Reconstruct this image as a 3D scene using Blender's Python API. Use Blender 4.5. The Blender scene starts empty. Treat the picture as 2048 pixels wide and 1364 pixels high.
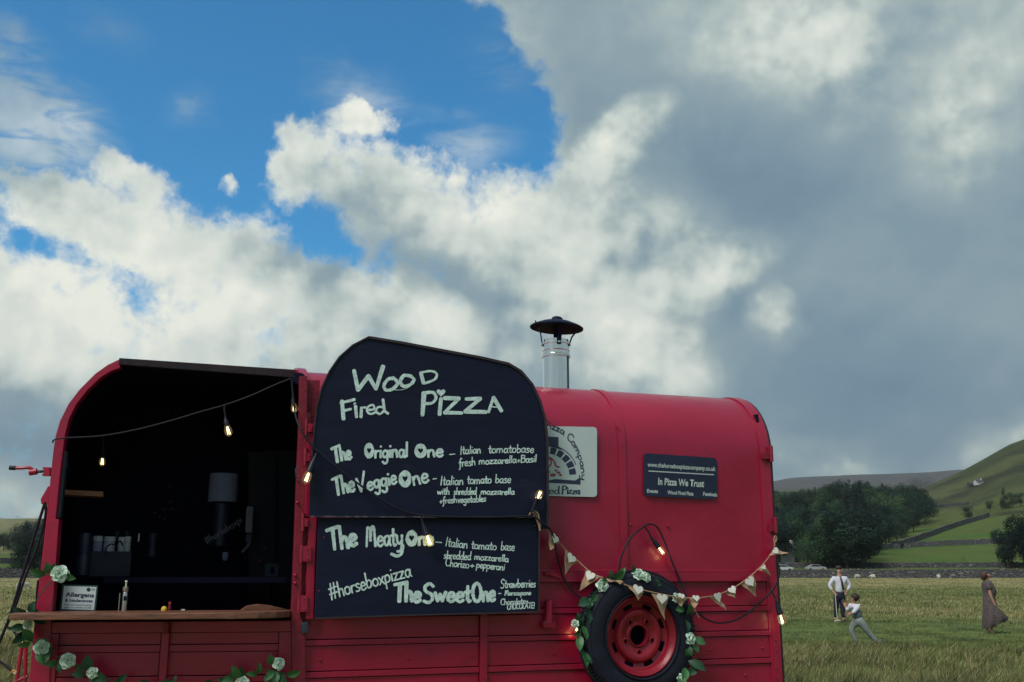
import bpy, bmesh, math, random
import numpy as np
from mathutils import Vector, Matrix, noise as mnoise
R = random.Random(7)
C = bpy.context.scene.collection
PI = math.pi
HAZE = .00008

# ------------------------------------------------------------------ camera
F = 2040.0                      # focal length in pixels of the 2048-wide photograph
PITCH = math.atan(463 / F)
CAMH = 1.55
cam = bpy.data.cameras.new('camera')
cam.sensor_width = 36.0
cam.lens = 36.0 * F / 2048
cam.clip_start = 0.05
cam.clip_end = 20000
cam_o = bpy.data.objects.new('camera', cam)
C.objects.link(cam_o)
cam_o.location = (0, 0, CAMH)
cam_o.rotation_euler = (PI / 2 + PITCH, 0, 0)
bpy.context.scene.camera = cam_o
sc = bpy.context.scene
sc.view_settings.view_transform = 'Standard'
sc.view_settings.look = 'None'
sc.view_settings.gamma = 1
sc.view_settings.exposure = 0.0
sc.cycles.use_denoising = True
sc.cycles.max_bounces = 6

def ray(px, py):
    u = (px - 1024) / F
    v = (682 - py) / F
    return Vector((u, math.cos(PITCH) - v * math.sin(PITCH), math.sin(PITCH) + v * math.cos(PITCH)))
O = Vector((0, 0, CAMH))
def azel(px, py):
    d = ray(px, py).normalized()
    return math.atan2(d.x, d.y), math.asin(d.z)

# ------------------------------------------------------------------ world: nishita sky behind broken cloud
SUN_EL, SUN_AZ = math.radians(50), math.radians(-138)     # azimuth from +Y, positive to the right
w = bpy.data.worlds.new('World')
sc.world = w
w.use_nodes = True
nt = w.node_tree
nt.nodes.clear()
class NT:
    def __init__(s, nt): s.nt = nt; s.n = nt.nodes; s.l = nt.links
    def set(s, sock, v):
        if isinstance(v, bpy.types.NodeSocket): s.l.new(v, sock)
        elif v is not None: sock.default_value = v
    def math(s, op, a, b=None, c=None, clamp=False):
        n = s.n.new('ShaderNodeMath'); n.operation = op; n.use_clamp = clamp
        s.set(n.inputs[0], a); s.set(n.inputs[1], b); s.set(n.inputs[2], c)
        return n.outputs[0]
    def vmath(s, op, a, b=None):
        n = s.n.new('ShaderNodeVectorMath'); n.operation = op
        s.set(n.inputs[0], a); s.set(n.inputs[1], b)
        return n.outputs[0]
    def noise(s, vec, scale, detail=6, rough=.55, dist=0.0, col=False):
        n = s.n.new('ShaderNodeTexNoise'); s.set(n.inputs['Vector'], vec)
        n.inputs['Scale'].default_value = scale; n.inputs['Detail'].default_value = detail
        n.inputs['Roughness'].default_value = rough; n.inputs['Distortion'].default_value = dist
        return n.outputs['Color'] if col else n.outputs['Fac']
    def mix(s, f, a, b, mode='MIX'):
        n = s.n.new('ShaderNodeMix'); n.data_type = 'RGBA'; n.blend_type = mode
        s.set(n.inputs[0], f)
        s.set(n.inputs[6], a if isinstance(a, bpy.types.NodeSocket) else (*a, 1))
        s.set(n.inputs[7], b if isinstance(b, bpy.types.NodeSocket) else (*b, 1))
        return n.outputs[2]
    def ramp(s, f, stops, interp='LINEAR'):
        n = s.n.new('ShaderNodeValToRGB'); s.set(n.inputs[0], f); cr = n.color_ramp; cr.interpolation = interp
        while len(cr.elements) < len(stops): cr.elements.new(.5)
        for e, (p, c) in zip(cr.elements, stops):
            e.position = p; e.color = (*c, 1) if len(c) == 3 else c
        return n.outputs[0]
    def maprange(s, v, a, b, c=0., d=1., smooth=True):
        n = s.n.new('ShaderNodeMapRange'); n.interpolation_type = 'SMOOTHSTEP' if smooth else 'LINEAR'
        s.set(n.inputs[0], v)
        for i, x in enumerate((a, b, c, d)): n.inputs[i + 1].default_value = x
        return n.outputs[0]
W_ = NT(nt)
tc = W_.n.new('ShaderNodeTexCoord').outputs['Generated']
dirv = W_.vmath('NORMALIZE', tc)
sx = W_.n.new('ShaderNodeSeparateXYZ'); W_.l.new(dirv, sx.inputs[0])
az = W_.math('ARCTAN2', sx.outputs[0], sx.outputs[1])
el = W_.math('ARCSINE', sx.outputs[2])
cmb = W_.n.new('ShaderNodeCombineXYZ'); W_.l.new(az, cmb.inputs[0]); W_.l.new(el, cmb.inputs[1])
flat = cmb.outputs[0]
def warped(amp, scale, rough, detail=8, seed=0.0):
    v = W_.vmath('ADD', dirv, (seed, seed * .7, -seed))
    c = W_.noise(v, scale, detail, rough, col=True)
    c = W_.vmath('SUBTRACT', c, (.5, .5, .5))
    c = W_.vmath('MULTIPLY', c, (amp, amp, 0))
    return W_.vmath('ADD', flat, c)
pc = warped(.095, 9., .62, 7)
pb = warped(.10, 6.5, .58, 7, seed=3.1)
def blob(vec, px, py, rx, ry, rot, wgt, acc):
    a, e = azel(px, py)
    m = W_.n.new('ShaderNodeMapping'); m.vector_type = 'TEXTURE'
    W_.l.new(vec, m.inputs['Vector'])
    m.inputs['Location'].default_value = (a, e, 0)
    m.inputs['Rotation'].default_value = (0, 0, math.radians(-rot))
    m.inputs['Scale'].default_value = (rx / F, ry / F, 1)
    g = W_.n.new('ShaderNodeTexGradient'); g.gradient_type = 'SPHERICAL'
    W_.l.new(m.outputs[0], g.inputs[0])
    return W_.math('MULTIPLY_ADD', g.outputs['Fac'], wgt, acc)
# cover: 1 = cloud.  (px, py, rx, ry, rotation clockwise in the picture, weight)
COVER = [(430, 20, 800, 420, 8, -2.6), (960, 215, 330, 210, 25, -2.3), (420, 330, 180, 170, 0, -1.7),
         (585, 452, 150, 85, 18, -1.9), (20, 470, 130, 70, 10, -1.0), (165, 520, 120, 60, 30, -1.0), (280, 585, 90, 45, 50, -.75), (690, 510, 90, 40, 25, -.6),
         (60, 330, 200, 90, 0, -.7), (1442, 590, 80, 50, 0, -1.3), (800, 560, 200, 60, 20, -.45), (1020, 560, 120, 60, 20, -.3), (480, 240, 220, 200, 0, -.5),
         (735, 205, 110, 52, 5, 1.65), (448, 352, 44, 40, -30, 2.0), (397, 185, 44, 66, 20, 1.6), (560, 270, 110, 80, 60, 1.3), (920, 330, 120, 70, 20, .7),
         (260, 315, 150, 60, 10, 1.3), (300, 360, 120, 70, 40, .9), (610, 310, 110, 130, 30, 1.1), (530, 410, 90, 120, 50, 1.2),
         (780, 330, 200, 130, 25, 1.1), (1220, 290, 160, 90, -30, 1.5), (1180, 90, 190, 330, -20, 1.7),
         (140, 400, 240, 90, 20, 1.0), (0, 215, 330, 190, 0, -1.7), (1780, 560, 900, 620, 0, 1.3), (1650, 930, 600, 160, 0, .8), (500, -700, 1500, 500, 0, -.7), (-900, 300, 700, 400, 0, -.9)]
acc = 1.25
for b in COVER: acc = blob(pc, *b, acc)
n1 = W_.noise(dirv, 11.0, 11, .66)
n2 = W_.noise(W_.vmath('ADD', dirv, (2.7, 1.1, .4)), 30.0, 8, .62)
cv = W_.math('MULTIPLY_ADD', W_.math('SUBTRACT', n1, .5), 2.5, acc)
cv = W_.math('MULTIPLY_ADD', W_.math('SUBTRACT', n2, .5), 1.8, cv)
n3 = W_.noise(W_.vmath('ADD', dirv, (7.7, .1, .4)), 75.0, 6, .65)
cv = W_.math('MULTIPLY_ADD', W_.math('SUBTRACT', n3, .5), .9, cv)
# softer outside the frame too: thin towards the zenith behind
alpha = W_.maprange(cv, .0, 1.1)
BR = [(60, 590, 520, 200, 10, .75), (90, 540, 260, 90, 20, .3), (330, 450, 330, 150, 25, .50), (600, 300, 170, 150, -40, .5), (530, 400, 120, 110, -50, .5),
      (840, 300, 260, 130, 25, .55), (740, 205, 110, 60, 0, .5), (980, 440, 380, 200, 22, .50), (1180, 610, 300, 190, 40, .55),
      (1250, 300, 170, 70, -35, .80), (1440, 530, 170, 80, -15, .60), (1558, 648, 70, 60, 60, .55), (450, 600, 480, 110, 8, .42), (420, 690, 420, 70, 5, .25), (1330, 720, 170, 110, 30, .5), (860, 640, 330, 70, 28, .60),
      (448, 355, 60, 50, 0, .6), (1330, 450, 190, 120, 30, .32), (1620, 40, 260, 130, 0, .35), (1690, 150, 120, 110, -30, .25),
      (1930, 240, 150, 260, 15, .28), (1540, 90, 330, 110, 10, .12), (1480, 930, 260, 70, 5, .25), (1680, 930, 170, 60, 15, .2), (2000, 900, 150, 60, -20, .3), (20, 1000, 200, 70, 0, .25), (140, 300, 260, 120, 0, .15),
      (1430, 330, 330, 170, 20, -.26), (1800, 420, 480, 170, 15, -.17), (1180, 170, 230, 230, 20, -.08),
      (1750, 780, 620, 190, 5, -.26), (1300, 860, 420, 120, 5, -.10), (10, 905, 260, 100, 0, -.30), (150, 720, 420, 90, 0, .30), (640, 625, 150, 40, 20, -.12), (880, 560, 200, 50, 20, -.2), (1480, 620, 60, 60, 0, -.2)]
bacc = .36
for b in BR: bacc = blob(pb, *b, bacc)
# relief: the same noise stepped towards the light, strong in the sunlit heaps and faint in the grey sheet
crisp = W_.maprange(bacc, .30, .62, .22, 1.0)
sd = Vector((-.35, -.1, .55)) * .026
nA = W_.noise(dirv, 8.0, 4.5, .52)
nB = W_.noise(W_.vmath('ADD', dirv, tuple(sd)), 8.0, 4.5, .52)
fine = W_.math('MULTIPLY', W_.math('SUBTRACT', nA, nB), 2.6)
fine = W_.math('MULTIPLY_ADD', W_.math('SUBTRACT', n2, .5), .44, fine)
fine = W_.math('MULTIPLY_ADD', W_.math('SUBTRACT', n3, .5), .10, fine)
bacc = W_.math('MULTIPLY_ADD', W_.math('SUBTRACT', W_.noise(W_.vmath('ADD', dirv, (5, 1, 2)), 4.2, 5, .50), .5), .42, bacc)
bacc = W_.math('MULTIPLY_ADD', fine, crisp, bacc)
# thin edges catch the light
bacc = W_.math('MULTIPLY_ADD', W_.maprange(cv, .5, 1.6, .12, 0.), 1., bacc)
bacc = W_.math('MULTIPLY_ADD', bacc, .86, .09)
bacc = W_.math('SUBTRACT', bacc, W_.math('MULTIPLY', W_.math('MAXIMUM', W_.math('SUBTRACT', bacc, .75), 0.), .38))
cloudc = W_.ramp(bacc, [(0.0, (.12, .21, .295)), (.22, (.175, .265, .335)), (.42, (.255, .345, .385)), (.62, (.43, .505, .49)), (.82, (.64, .69, .64)), (1.0, (.82, .83, .74))])
sky = W_.n.new('ShaderNodeTexSky'); sky.sky_type = 'NISHITA'; sky.sun_disc = False
sky.sun_elevation = SUN_EL; sky.sun_rotation = SUN_AZ
sky.air_density = 1.0; sky.dust_density = .4; sky.ozone_density = 2.5
blue = W_.mix(1.0, sky.outputs[0], (.33, 1.18, 1.50), 'MULTIPLY')
cl10 = W_.mix(1.0, cloudc, (10.9, 10.9, 10.9), 'MULTIPLY')
for nd in W_.n:
    if nd.type == 'MIX': nd.clamp_result = False
wacc = 0.
for b in [(10, 190, 270, 130, 12, 1.25), (0, 300, 200, 130, 0, .7), (730, 190, 150, 90, 10, .4), (1010, 160, 140, 200, 0, .35), (640, 130, 120, 60, 0, .25), (900, 290, 160, 90, 0, .5), (380, 200, 90, 60, -40, .4), (230, 60, 120, 60, 0, .3)]: wacc = blob(pc, *b, wacc)
mpw = W_.n.new('ShaderNodeMapping'); W_.l.new(flat, mpw.inputs[0]); mpw.inputs['Rotation'].default_value = (0, 0, -.25); mpw.inputs['Scale'].default_value = (1, 4.0, 1)
wn_ = W_.noise(mpw.outputs[0], 8., 9, .62, .5)
wisp = W_.math('MULTIPLY', W_.maprange(W_.math('MULTIPLY', wacc, W_.maprange(wn_, .25, .7, .0, 1.4)), .02, .9), .62)
thin = W_.math('MAXIMUM', alpha, wisp)
col = W_.mix(thin, blue, cl10)
bg = W_.n.new('ShaderNodeBackground'); W_.l.new(col, bg.inputs[0]); bg.inputs[1].default_value = .1
wo = W_.n.new('ShaderNodeOutputWorld'); W_.l.new(bg.outputs[0], wo.inputs[0])

sun = bpy.data.lights.new('sun', 'SUN')
sun.energy = 2.8; sun.angle = math.radians(26); sun.color = (1, .95, .86)
sun_o = bpy.data.objects.new('sun', sun); C.objects.link(sun_o)
sv = Vector((math.sin(SUN_AZ) * math.cos(SUN_EL), math.cos(SUN_AZ) * math.cos(SUN_EL), math.sin(SUN_EL)))
sun_o.rotation_euler = sv.to_track_quat('Z', 'Y').to_euler()
sun_o.location = (-20, 10, 30)

# ------------------------------------------------------------------ materials
def mat(name, col, rough=.5, metal=0., var=.12, vscale=6., bump=0., bscale=40., spec=.5, coat=0., attr=None, trans=0., dirt=None, stretch=None, sheen=0.):
    m = bpy.data.materials.new(name); m.use_nodes = True
    t = NT(m.node_tree); b = t.n['Principled BSDF']
    oc = t.n.new('ShaderNodeTexCoord').outputs['Object']
    if stretch:
        mp = t.n.new('ShaderNodeMapping'); t.l.new(oc, mp.inputs[0]); mp.inputs['Scale'].default_value = stretch; oc = mp.outputs[0]
    base = None
    if attr:
        a = t.n.new('ShaderNodeAttribute'); a.attribute_name = attr; base = a.outputs['Color']
    n = t.noise(oc, vscale, 6, .6)
    k = t.maprange(n, .3, .7, 1 - var, 1 + var, False)
    g = t.n.new('ShaderNodeCombineXYZ')
    for i in range(3): t.l.new(k, g.inputs[i])
    c = t.mix(1., base if base is not None else col, g.outputs[0], 'MULTIPLY')
    if dirt:
        dn = t.noise(t.vmath('ADD', oc, (3, 7, 1)), dirt[1], 8, .65, .4)
        c = t.mix(t.maprange(dn, dirt[2], dirt[2] + .12, 0., dirt[3]), c, dirt[0])
    t.l.new(c, b.inputs['Base Color'])
    rn = t.noise(t.vmath('ADD', oc, (1, 2, 9)), vscale * 2.3, 5, .6)
    t.l.new(t.maprange(rn, .3, .7, max(.03, rough - .08), min(1, rough + .1), False), b.inputs['Roughness'])
    b.inputs['Metallic'].default_value = metal
    b.inputs['Specular IOR Level'].default_value = spec
    b.inputs['Coat Weight'].default_value = coat
    b.inputs['Transmission Weight'].default_value = trans
    b.inputs['Sheen Weight'].default_value = sheen
    if bump:
        bn = t.noise(oc, bscale, 6, .6)
        bp = t.n.new('ShaderNodeBump'); bp.inputs['Strength'].default_value = bump; bp.inputs['Distance'].default_value = .01
        t.l.new(bn, bp.inputs['Height']); t.l.new(bp.outputs[0], b.inputs['Normal'])
    return m
def emat(name, col, strength):
    m = bpy.data.materials.new(name); m.use_nodes = True
    b = m.node_tree.nodes['Principled BSDF']
    b.inputs['Base Color'].default_value = (*col, 1)
    b.inputs['Emission Color'].default_value = (*col, 1); b.inputs['Emission Strength'].default_value = strength
    return m
M = {}
M['red'] = mat('red_paint', (.335, .0070, .044), .34, var=.13, vscale=1.7, bump=.34, bscale=6, dirt=((.15, .012, .03), 4, .57, .55), coat=.12)
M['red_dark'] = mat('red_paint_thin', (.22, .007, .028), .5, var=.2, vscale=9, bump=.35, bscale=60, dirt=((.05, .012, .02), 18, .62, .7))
M['board'] = mat('blackboard_paint', (.0042, .0068, .030), .6, var=.3, vscale=5, bump=.08, bscale=80, spec=.28, dirt=((.016, .02, .04), 3.5, .58, .5), stretch=(1, 1, 3))
M['edge'] = mat('dark_plywood_edge', (.030, .018, .026), .7, var=.4, vscale=18, bump=.3)
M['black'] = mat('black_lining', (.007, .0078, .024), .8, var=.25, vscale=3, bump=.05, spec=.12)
M['rubber'] = mat('tyre_rubber', (.010, .012, .026), .75, var=.3, vscale=12, bump=.25, bscale=60, spec=.3, dirt=((.03, .03, .035), 9, .6, .5))
M['cable'] = mat('black_cable', (.008, .009, .02), .5, bump=.1, spec=.35)
M['chalk'] = mat('pale_paint_pen', (.60, .76, .76), .9, var=.26, vscale=45, bump=.25, bscale=180, spec=.1, dirt=((.34, .44, .45), 70, .62, .5))
M['chalkfaint'] = mat('faint_paint_pen', (.03, .04, .07), .9, var=.3, vscale=30, spec=.1)  # much darker pen colour for the faint lettering on the inner wall
M['steel'] = mat('stainless_steel', (.80, .80, .76), .14, 1., var=.10, vscale=14, bump=.10, bscale=10, stretch=(1, 1, .15))
M['galv'] = mat('dull_grey_metal', (.06, .075, .11), .5, .7, var=.2, vscale=12)
M['white_stk'] = mat('white_vinyl', (.54, .62, .65), .45, var=.04, vscale=3)
M['navy'] = mat('navy_vinyl', (.012, .018, .055), .42, var=.15, vscale=4)
M['navyprint'] = mat('navy_print', (.03, .035, .09), .6, var=.1)
M['redprint'] = mat('red_print', (.35, .05, .09), .6, var=.1)
M['whiteprint'] = mat('white_print', (.5, .57, .58), .6, var=.05)
M['wood'] = mat('oiled_wood', (.17, .070, .045), .42, var=.4, vscale=5, bump=.3, bscale=14, stretch=(1.2, 9, 14), dirt=((.08, .035, .02), 4, .55, .7))
M['wood2'] = mat('raw_wood', (.36, .15, .09), .6, var=.35, vscale=6, bump=.2, stretch=(1.2, 9, 14))
M['twine'] = mat('jute_twine', (.36, .23, .15), .95, var=.3, vscale=60, bump=.4)
M['hessian'] = mat('hessian', (.38, .25, .165), .95, var=.22, vscale=120, bump=.5, bscale=400)
M['heart'] = mat('white_felt', (.62, .62, .58), .9, var=.08, vscale=60)
M['petal'] = mat('artificial_rose_petal', (.72, .86, .76), .7, var=.12, vscale=30, bump=.1)
M['leaf'] = mat('artificial_leaf', (.035, .135, .04), .42, var=.5, vscale=25, bump=.2)
M['leaf2'] = mat('dark_artificial_leaf', (.015, .065, .03), .45, var=.5, vscale=25, bump=.2)
M['filament'] = emat('lit_filament', (1.0, .84, .50), 4.5)
M['filament_dim'] = emat('dim_filament', (.9, .7, .4), .08)
g = bpy.data.materials.new('bulb_glass'); g.use_nodes = True; gb = g.node_tree.nodes['Principled BSDF']
gb.inputs['Base Color'].default_value = (1., .86, .55, 1); gb.inputs['Roughness'].default_value = .03
gb.inputs['Transmission Weight'].default_value = 1.; gb.inputs['IOR'].default_value = 1.25
gb.inputs['Emission Color'].default_value = (1, .74, .34, 1); gb.inputs['Emission Strength'].default_value = .05
M['bulb'] = g
g2 = g.copy(); g2.name = 'clear_bulb_glass'; g2.node_tree.nodes['Principled BSDF'].inputs['Emission Strength'].default_value = 0; M['bulb_dim'] = g2
# ------------------------------------------------------------------ helpers
def wloc(o):
    v = Vector((0, 0, 0))
    while o is not None:
        v += o.location; o = o.parent
    return v
def tag(o, label=None, cat=None, group=None, kind=None):
    if label: o['label'] = label
    if cat: o['category'] = cat
    if group: o['group'] = group
    if kind: o['kind'] = kind
    return o
def empty(name, loc, label, cat, group=None):
    o = bpy.data.objects.new(name, None); C.objects.link(o); o.location = loc; o.empty_display_size = .1
    return tag(o, label, cat, group)
def mesh(name, verts, faces, m, parent=None, smooth=False, loc=None):
    """verts in world space unless loc is given; linked as one object."""
    me = bpy.data.meshes.new(name)
    org = wloc(parent) if parent is not None else (Vector(loc) if loc is not None else Vector((0, 0, 0)))
    me.from_pydata([tuple(Vector(v) - org) for v in verts], [], faces)
    me.update()
    if m is not None: me.materials.append(m)
    if smooth: me.shade_smooth()
    o = bpy.data.objects.new(name, me); C.objects.link(o)
    if parent is not None: o.parent = parent
    else: o.location = org
    return o
def part(name, me, parent, loc=(0, 0, 0), rot=None, scale=None):
    o = bpy.data.objects.new(name, me); C.objects.link(o); o.parent = parent; o.location = loc
    if rot is not None:
        o.rotation_mode = 'QUATERNION'; o.rotation_quaternion = rot
    if scale is not None: o.scale = scale
    return o
def copy_tree(o, parent=None):
    c = o.copy(); C.objects.link(c); c.parent = parent
    for ch in list(o.children): copy_tree(ch, c)
    return c
class G:
    """collects world-space geometry"""
    def __init__(s): s.v = []; s.f = []
    def add(s, vs, fs):
        k = len(s.v); s.v += [Vector(v) for v in vs]; s.f += [tuple(i + k for i in f) for f in fs]; return s
    def box(s, c, dx, dy, dz, ax=None):
        c = Vector(c); X, Y, Z = ax or (Vector((1, 0, 0)), Vector((0, 1, 0)), Vector((0, 0, 1)))
        vs = [c + X * (a * dx / 2) + Y * (b * dy / 2) + Z * (e * dz / 2) for e in (-1, 1) for b in (-1, 1) for a in (-1, 1)]
        return s.add(vs, [(0, 2, 3, 1), (4, 5, 7, 6), (0, 1, 5, 4), (2, 6, 7, 3), (0, 4, 6, 2), (1, 3, 7, 5)])
    def tube(s, pts, r, k=8, cap=True):
        pts = [Vector(p) for p in pts]; n = len(pts)
        rr = r if hasattr(r, '__len__') else [r] * n
        up = None; rings = []
        for i, p in enumerate(pts):
            d = (pts[min(i + 1, n - 1)] - pts[max(i - 1, 0)])
            if d.length < 1e-9: d = Vector((0, 0, 1))
            d.normalize()
            if up is None: up = d.orthogonal().normalized()
            up = (up - d * up.dot(d))
            if up.length < 1e-6: up = d.orthogonal()
            up.normalize(); sd_ = d.cross(up)
            rings.append([p + (up * math.cos(2 * PI * j / k) + sd_ * math.sin(2 * PI * j / k)) * rr[i] for j in range(k)])
        vs = [v for r_ in rings for v in r_]
        fs = [(i * k + j, i * k + (j + 1) % k, (i + 1) * k + (j + 1) % k, (i + 1) * k + j) for i in range(n - 1) for j in range(k)]
        if cap: fs += [tuple(range(k))[::-1], tuple((n - 1) * k + j for j in range(k))]
        return s.add(vs, fs)
    def lathe(s, c, prof, k=20, ax=None, cap=True):
        """prof: (radius, height) along local Z"""
        c = Vector(c); X, Y, Z = ax or (Vector((1, 0, 0)), Vector((0, 1, 0)), Vector((0, 0, 1)))
        vs = [c + X * (r * math.cos(2 * PI * j / k)) + Y * (r * math.sin(2 * PI * j / k)) + Z * h for r, h in prof for j in range(k)]
        n = len(prof)
        fs = [(i * k + j, i * k + (j + 1) % k, (i + 1) * k + (j + 1) % k, (i + 1) * k + j) for i in range(n - 1) for j in range(k)]
        if cap and prof[0][0] > 1e-6: fs.append(tuple(range(k))[::-1])
        if cap and prof[-1][0] > 1e-6: fs.append(tuple((n - 1) * k + j for j in range(k)))
        return s.add(vs, fs)
    def prism(s, pts, off):
        """polygon pts extruded by vector off"""
        n = len(pts); off = Vector(off)
        vs = [Vector(p) for p in pts] + [Vector(p) + off for p in pts]
        return s.add(vs, [tuple(range(n)), tuple(range(n, 2 * n))[::-1]] + [(i, i + n, (i + 1) % n + n, (i + 1) % n) for i in range(n)])
    def build(s, name, m, parent=None, smooth=False, bevel=0., loc=None, fix=True):
        o = mesh(name, s.v, s.f, m, parent, smooth, loc)
        if fix or bevel:
            bm = bmesh.new(); bm.from_mesh(o.data)
            bmesh.ops.recalc_face_normals(bm, faces=bm.faces)
            if bevel:
                es = [e for e in bm.edges if len(e.link_faces) == 2 and e.calc_face_angle(0) > .6]
                bmesh.ops.bevel(bm, geom=es, offset=bevel, segments=2, affect='EDGES', profile=.7, clamp_overlap=True)
            if smooth:
                for f_ in bm.faces: f_.smooth = True
                for e in bm.edges:
                    if len(e.link_faces) == 2 and e.calc_face_angle(0) > .7: e.smooth = False
            bm.to_mesh(o.data); bm.free()
        return o
def catmull(p, sub=6, closed=False):
    n = len(p)
    if n < 3: return [Vector(q) for q in p]
    p = [Vector(q) for q in p]; out = []
    for i in range(n if closed else n - 1):
        a, b, c, d = (p[(i - 1) % n], p[i], p[(i + 1) % n], p[(i + 2) % n]) if closed else (p[max(i - 1, 0)], p[i], p[i + 1], p[min(i + 2, n - 1)])
        for j in range(sub):
            t = j / sub
            out.append(.5 * ((2 * b) + (c - a) * t + (2 * a - 5 * b + 4 * c - d) * t * t + (3 * b - a - 3 * c + d) * t ** 3))
    if not closed: out.append(p[-1])
    return out
class Plane:
    def __init__(s, p, n): s.p = Vector(p); s.n = Vector(n).normalized()
    def at(s, px, py, off=0.):
        """point of the plane (pushed off metres along its normal, away from the camera) seen at a pixel of the photograph"""
        d = ray(px, py); q = s.p + s.n * off
        return O + d * ((q - O).dot(s.n) / d.dot(s.n))
    def poly(s, pts, off=0.): return [s.at(x, y, off) for x, y in pts]
def plate(name, pl, pts, off, thick, m, parent, bevel=.002, smooth=False):
    return G().prism(pl.poly(pts, off), pl.n * thick).build(name, m, parent, smooth, bevel)

# the trailer's long side: a vertical plane turned 19.4 degrees; n grows into the trailer
TH = math.radians(19.4)
P0 = Vector((.71, 5.9, 0)); D = Vector((math.cos(TH), math.sin(TH), 0)); N = Vector((-math.sin(TH), math.cos(TH), 0)); UP = Vector((0, 0, 1))
SIDE = Plane(P0, N)
corner = SIDE.at(604, 1140)
TF = math.radians(7.7)
DF = Vector((math.cos(TF), math.sin(TF), 0)); NF = Vector((-math.sin(TF), math.cos(TF), 0))
FRONT = Plane((corner.x, corner.y, 0), NF)
def loc3(p): q = p - P0; return (q.dot(D), q.dot(N), p.z)
def T(s, n, z): return P0 + D * s + N * n + UP * z
if False:
    for nm, q in (('corner', corner), ('right1143', SIDE.at(1548, 1143)), ('right900', SIDE.at(1535, 900)), ('ridgeR', SIDE.at(1480, 805, .40)), ('ridgeM', SIDE.at(1090, 779, .40)), ('ridgeC', SIDE.at(622, 745, .40)),
                  ('rib', SIDE.at(1240, 900)), ('ribtop', SIDE.at(1190, 783, .4)), ('leftF', FRONT.at(107, 900)), ('leftF2', FRONT.at(60, 1364)), ('kink', FRONT.at(240, 717)), ('bot', SIDE.at(1562, 1364))):
        print('PT', nm, [round(v, 2) for v in loc3(q)], [round(v, 2) for v in q])

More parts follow.
